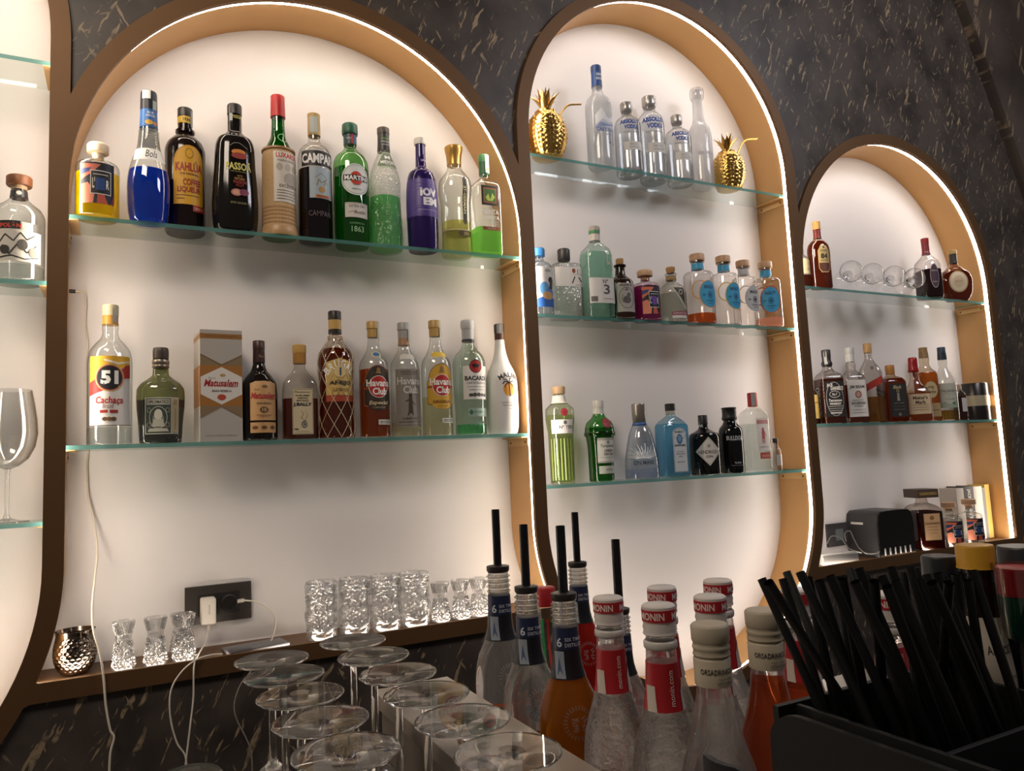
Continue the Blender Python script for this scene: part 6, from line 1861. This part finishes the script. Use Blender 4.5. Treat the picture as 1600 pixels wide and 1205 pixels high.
vodka('clear pouring bottle with orange label nearest the sill glasses', .452, -.808, 1.406, None, 'c97044', -6)
vodka('clear pouring bottle with crest and dark flame label', .446, -.900, 1.391, None, '6a3c34', -8)
vodka('pouring bottle filled with amber orange liqueur', .449, -.986, 1.394, 'e8962e', None, -14)
vodka('pouring bottle filled with red liqueur', .624, -.735, 1.387, 'd8382a', None, -14)
vodka('clear pouring bottle hidden behind the syrup bottles with black spout', .560, -.935, 1.355, None, None, -10, .088)
p = at_depth(852, 917, 1.1)
well_bottle('slim clear bottle with red cap and green red stripes between pouring bottles', (p[0], p[1], 1.0945), p[2] - 1.0945, [(0, 11), (2, 12), (56, 12), (66, 8), (76, 4.6), (92, 4.4)], glass('e6ece6', .4), rz=-20,
            parts=[('cap', [(90, 5.2), (99.4, 5.2), (100, 4.6)], 'b3222a')], labels=[('stripes', [('r', -4, 40, -2.6, 84, '1f9a56'), ('r', -1, 40, .4, 84, 'c0362c'), ('r', 2, 40, 3.4, 84, '1f9a56')], .2)])

SY = 'syrup bottles in the well'


def monin(label, x, y, top, liq, rz, n=0):
    z0 = 1.0945
    H = top - z0
    prof = [(0, 10.2), (1.5, 11.2), (8, 11.4), (36, 11.4), (46, 11.2), (52, 10.7), (58, 9.4), (66, 6.9), (74, 5.4), (84, 4.8), (90, 4.5), (94, 4.4)]
    t = well_bottle(label, (x, y, z0), H, prof, solid_glass('ffffff', (130, .55, False), 0.0, .42), rz=rz, group=SY, fill=(66, liq, .45) if liq else (30, 'e9e6e0', .2),
                    parts=[('cap', [(90.6, 4.9), (91, 5.3), (92, 5.0), (93, 5.3), (94, 5.0), (94.8, 5.2), (99.4, 5.3), (100, 4.6)], 'd6cfcb'), ('cap_band', [(95, 5.35), (98.6, 5.4)], 'b3222a'),
                           ('seal_ring', [(86.4, 4.9), (87, 5.3), (88.5, 5.3), (89, 4.9)], 'c4bfbb'),
                           ('neck_label', 'wrap', 'a81f26', 68.5, 82.6, .15)],
                    labels=[('cap_print', [('t', 'MONIN', -4.2, 96.8, 2.4, 'e9dcd8', 8.4, .03), ('t', 'MONIN', 7.4, 96.8, 2.4, 'e9dcd8', 8.4, .03)], 1.05 - 0.0)] * 0 +
                           [('neck_print', [('t', 'monin.com', 0.6, 75.4, 1.7, 'ddc9c4', 10.4, .01, 0, 90), ('p', [(4.2, 68.6), (9, 68.6), (9, 78), (6, 77), (4.2, 74)], 'c9beb4'), ('r', -8, 68.6, -4.6, 76, 'c9beb4')], .25),
                            ('front_label', [('c', 0, 26, 11, 12, 'd9d2c6'), ('r', -9, 18, 9, 24, 'a33a30'), ('t', 'MONIN', 0, 21, 3, 'efe6da', 14, .03)], .2)])
    cs = Shape([(90, 5.45), (100, 5.45)], 1, 2, 32)
    art('cap_print', [('t', 'MONIN', -4.6, 96.8, 2.3, 'eadcd8', 8.6, .02), ('t', 'MONIN', 6.6, 96.8, 2.3, 'eadcd8', 8.6, .02), ('t', 'MONIN', 17.4, 96.8, 2.3, 'eadcd8', 8.6, .02)], cs.wrap(H), t, cut=.8)
    return t


monin('clear syrup bottle with red neck label beside the amber pouring bottle', .462, -1.057, 1.400, None, -14)
monin('clear syrup bottle with red neck label closest to the ledge end', .465, -1.140, 1.404, None, -16)
monin('clear syrup bottle with red neck label standing behind the two nearer ones', .540, -1.050, 1.401, None, -22)
monin('clear syrup bottle partly covered by the beige capped bottle', .536, -1.134, 1.403, None, -24)
monin('clear syrup bottle farthest from the ledge in front of the pill niche', .612, -1.062, 1.402, None, -28)
monin('orange syrup bottle seen between the straws', .652, -1.140, 1.397, 'e0602c', -26)
monin('red syrup bottle seen behind the straws', .700, -1.215, 1.397, 'd8442c', -26)


def orsa(label, x, y, top, liq, rz):
    z0 = 1.0945
    H = top - z0
    prof = [(0, 10.4), (1.5, 11.2), (40, 11.3), (50, 11.0), (58, 10.6), (66, 8.2), (74, 6), (82, 4.8), (94, 4.4)]
    ribs = [(83.2, 5.2), (90.4, 5.25), (90.8, 4.9), (91.6, 5.3), (92.6, 5.0), (93.6, 5.35), (94.6, 5.0), (95.6, 5.4), (99.3, 5.5), (100, 4.9)]
    t = well_bottle(label, (x, y, z0), H, prof, solid_glass('ffffff', None, 0.0, .5), rz=rz, fill=(80, liq, .45) if liq else (34, 'e4e2da', .25), group='beige capped soda bottles in the well', parts=[('cap', ribs, paint('b3a894', .5))])
    art('cap_print', [('t', 'ORSADRINKS.COM', .5, 87.6, 1.5, '4a443c', 13, .02), ('t', 'imported by', 1.5, 85.6, .8, '5a544a', 5), ('t', 'ORSA DRINKS', 1.5, 84.5, .8, '5a544a', 6)], Shape([(80, 5.3), (100, 5.3)], 1, 2, 32).wrap(H), t, cut=.8)


orsa('clear bottle with tall beige cap nearest the picture bottom', .457, -1.222, 1.400, None, -14)
orsa('bottle with tall beige cap showing orange drink beside the straws', .527, -1.216, 1.402, 'e0703a', -18)

# ------------------------------------------------------------------ straw caddy
BLK = paint('0c0c0e', .6)
cy = thing('straw_caddy', 'black open straw caddy with dividers on the raised counter', 'caddy', (0, 0, 1.2572))
X0, X1, Y0, Y1, HC = .424, .606, -1.60, -1.318, .103
box('base', (X0, Y0, 0), (X1, Y1, .004), BLK, cy, .001)
side = [(Y0, .004), (Y1, .004), (Y1, HC * .78)] + [(Y1 - .03 + .03 * math.cos(math.radians(a)), HC - .022 + .022 * math.sin(math.radians(a))) for a in range(0, 91, 15)] + [(Y0, HC)]
prism('side_wall', side, X0, X0 + .005, BLK, cy, 30, 'x')
prism('side_wall', side, X1 - .005, X1, BLK, cy, 30, 'x')
back = [(X0 + .0052, .004), (X1 - .0052, .004), (X1 - .0052, HC), (X0 + .0052, HC)]
prism('back_wall', back, Y1 - .005, Y1, BLK, cy, 30)
prism('front_wall', back, Y0, Y0 + .005, BLK, cy, 30)
box('divider', (.447, Y0 + .0052, .0042), (.451, Y1 - .0052, HC - .001), BLK, cy, .001)
box('divider', (.4512, -1.441, .0042), (X1 - .0052, -1.437, HC - .001), BLK, cy, .001)
t = thing('menu_holder', 'black curved leather holder at the bottom of the picture', 'holder', (0, 0, 1.2572))
P = []
for q in range(15):
    a = math.radians(100 + 200 * q / 14)
    P.append((.318 + .017 * math.cos(a), -1.402 + .017 * math.sin(a) * 1.1))
vs, fs = [], []
for q, (x, y) in enumerate(P):
    f = q / 14
    ht = .118 - .075 * max(0, abs(f - .42) - .18) ** 1.5 * 4
    cxn = np.array((x - .318, y + 1.402)); cxn /= np.linalg.norm(cxn)
    vs += [(x, y, 0), (x, y, ht), (x + cxn[0] * .004, y + cxn[1] * .004, ht), (x + cxn[0] * .004, y + cxn[1] * .004, 0)]
for q in range(14):
    for k in range(4):
        fs.append((q * 4 + k, q * 4 + (k + 1) % 4, q * 4 + 4 + (k + 1) % 4, q * 4 + 4 + k))
fs += [(0, 1, 2, 3), (59, 58, 57, 56)]
pyd('leather_flap', vs, fs, paint('26262a', .6, 0, (200, .4)), t, 40)
box('holder_base', (.2985, -1.425, 0), (.330, -1.382, .003), BLK, t)

STRAW = paint('0b0b0d', .5)
tops = [(1190, 905), (1201, 908), (1223, 902), (1229, 894), (1250, 896), (1262, 902), (1297, 898), (1308, 899), (1316, 906), (1327, 892), (1342, 889), (1352, 902), (1366, 908), (1378, 900), (1392, 886), (1400, 905),
        (1411, 896), (1421, 883), (1430, 888), (1438, 904), (1447, 900), (1456, 910), (1465, 897), (1474, 906), (1483, 912), (1494, 897), (1503, 898), (1519, 891), (1512, 906), (1336, 912), (1386, 914), (1280, 908)]
rs = random.Random(3)
SGp = 'black straws in the caddy'
placed = []


def seg_gap(p1, q1, p2, q2):
    d1, d2, r = q1 - p1, q2 - p2, p1 - p2
    a, e, f = d1 @ d1, d2 @ d2, d2 @ r
    c, b = d1 @ r, d1 @ d2
    den = a * e - b * b
    u = min(1, max(0, (b * f - c * e) / den)) if den > 1e-12 else 0
    v = (b * u + f) / e
    if v < 0:
        v = 0; u = min(1, max(0, -c / a))
    elif v > 1:
        v = 1; u = min(1, max(0, (b - c) / a))
    return np.linalg.norm(p1 + d1 * u - p2 - d2 * v)


for k, (px, py) in enumerate(tops):
    f = (px - 1190) / 330
    best = None
    for tries in range(1500):
        zt_ = 1.455 + rs.uniform(-.008, .006)
        a = on_z(px + rs.uniform(-4, 4) * (tries > 200), py + rs.uniform(-3, 3), zt_)
        b = np.array((min(.594, max(.459, .460 + .125 * min(1, max(0, f * .95 + rs.uniform(-.12, .12))))), rs.uniform(-1.431, -1.329), 1.268))
        tt = (1.36 - b[2]) / (a[2] - b[2])
        m = b + (a - b) * tt
        m[0] = min(.597, max(.456, m[0])); m[1] = min(-1.3275, max(-1.432, m[1]))
        b = a + (m - a) / (1 - tt)
        if not (.457 < b[0] < .598 and -1.432 < b[1] < -1.327):
            continue
        g = min([seg_gap(a, b, *s_) for s_ in placed], default=1)
        if best is None or g > best[0]:
            best = (g, a, b)
        if g > .0072:
            break
    if best is None or best[0] < .0070:
        continue
    g, a, b = best
    placed.append((a, b))
    bm = bmesh.new()
    tube_mesh(bm, [b, a], .0034, 12, cap=False)
    tube_mesh(bm, [a, b], .0028, 12, cap=False)
    o = from_bm('straw', bm, STRAW, None, 60, False)
    tag(o, 'plain black straw standing among the others in the caddy', 'straw', SGp)

# bottles behind the straws
ZR = 1.2572


def cap_bottle(label, px, py, d, capc, caph, body, prof=None, capr=.0145, lab=None):
    p = at_depth(px, py, d)
    H = p[2] - ZR
    k = 100 / H
    rr = capr * k
    ch = caph * k
    br = rr * 1.35
    prof = [(0, br * .95), (2, br), (45, br), (60, br * .85), (72, rr * .85), (100 - ch * .4, rr * .8)]
    return well_bottle(label, (p[0], p[1], ZR), H, prof, body, parts=[('cap', [(100 - ch, rr * 1.04), (100 - ch * .9, rr), (99, rr), (100, rr * .94)], paint(capc, .4))], labels=lab or [], rz=-10)


cap_bottle('dark bitters bottle with yellow cap and paper wrap behind the straws', 1522, 851, .63, 'c9962a', .019, paint('24140f', .12),
           lab=[('label', [('r', -13, 20, 13, 72, 'b9b0a4'), ('t', 'ANGOSTURA', 2, 60, 3.4, '3a3430', 17, .02), ('o', 3, 46, 4, 4.4, .8, '8a8278'), ('r', -8, 34, 10, 34.8, '8a8278')], .4)])
cap_bottle('dark bottle with wide black cap left of the yellow capped one', 1467, 868, .66, '1f2026', .022, paint('17161a', .15))
cap_bottle('dark bottle with wide grey black cap at the picture edge', 1592, 853, .64, '2a2c33', .022, paint('17161a', .15), capr=.017)
p = at_depth(1590, 882, .6)
t = thing('dropper_tube', 'red capped green tube on a black stem at the picture edge', 'tube', (p[0], p[1], ZR))
hz = p[2] - ZR
lathe('stem', [(0, 0), (.012, 0), (.012, .003), (.0045, .006), (.0045, hz - .058), (0, hz - .058)], BLK, t, 24)
lathe('green_body', [(0, hz - .0575), (.012, hz - .0575), (.016, hz - .05), (.016, hz - .024), (0, hz - .024)], paint('17483c', .3), t, 32)
lathe('sleeve', [(.0172, hz - .056), (.019, hz), (.0186, hz), (.0168, hz - .056)], glass('e9e6e0', .5), t, 32)
lathe('cap', [(0, hz - .0235), (.0164, hz - .0235), (.0168, hz - .002), (0, hz - .001)], paint('a8262c', .35), t, 32)
p = at_depth(1497, 985, .64)
well_bottle('cloudy pale bottle standing behind the right half of the straws', (p[0] + .085, p[1] + .03, ZR), .125, [(0, 26), (3, 28), (60, 28), (80, 18), (90, 10), (100, 9.6)], glass('c9b494', .5, .8, .35))
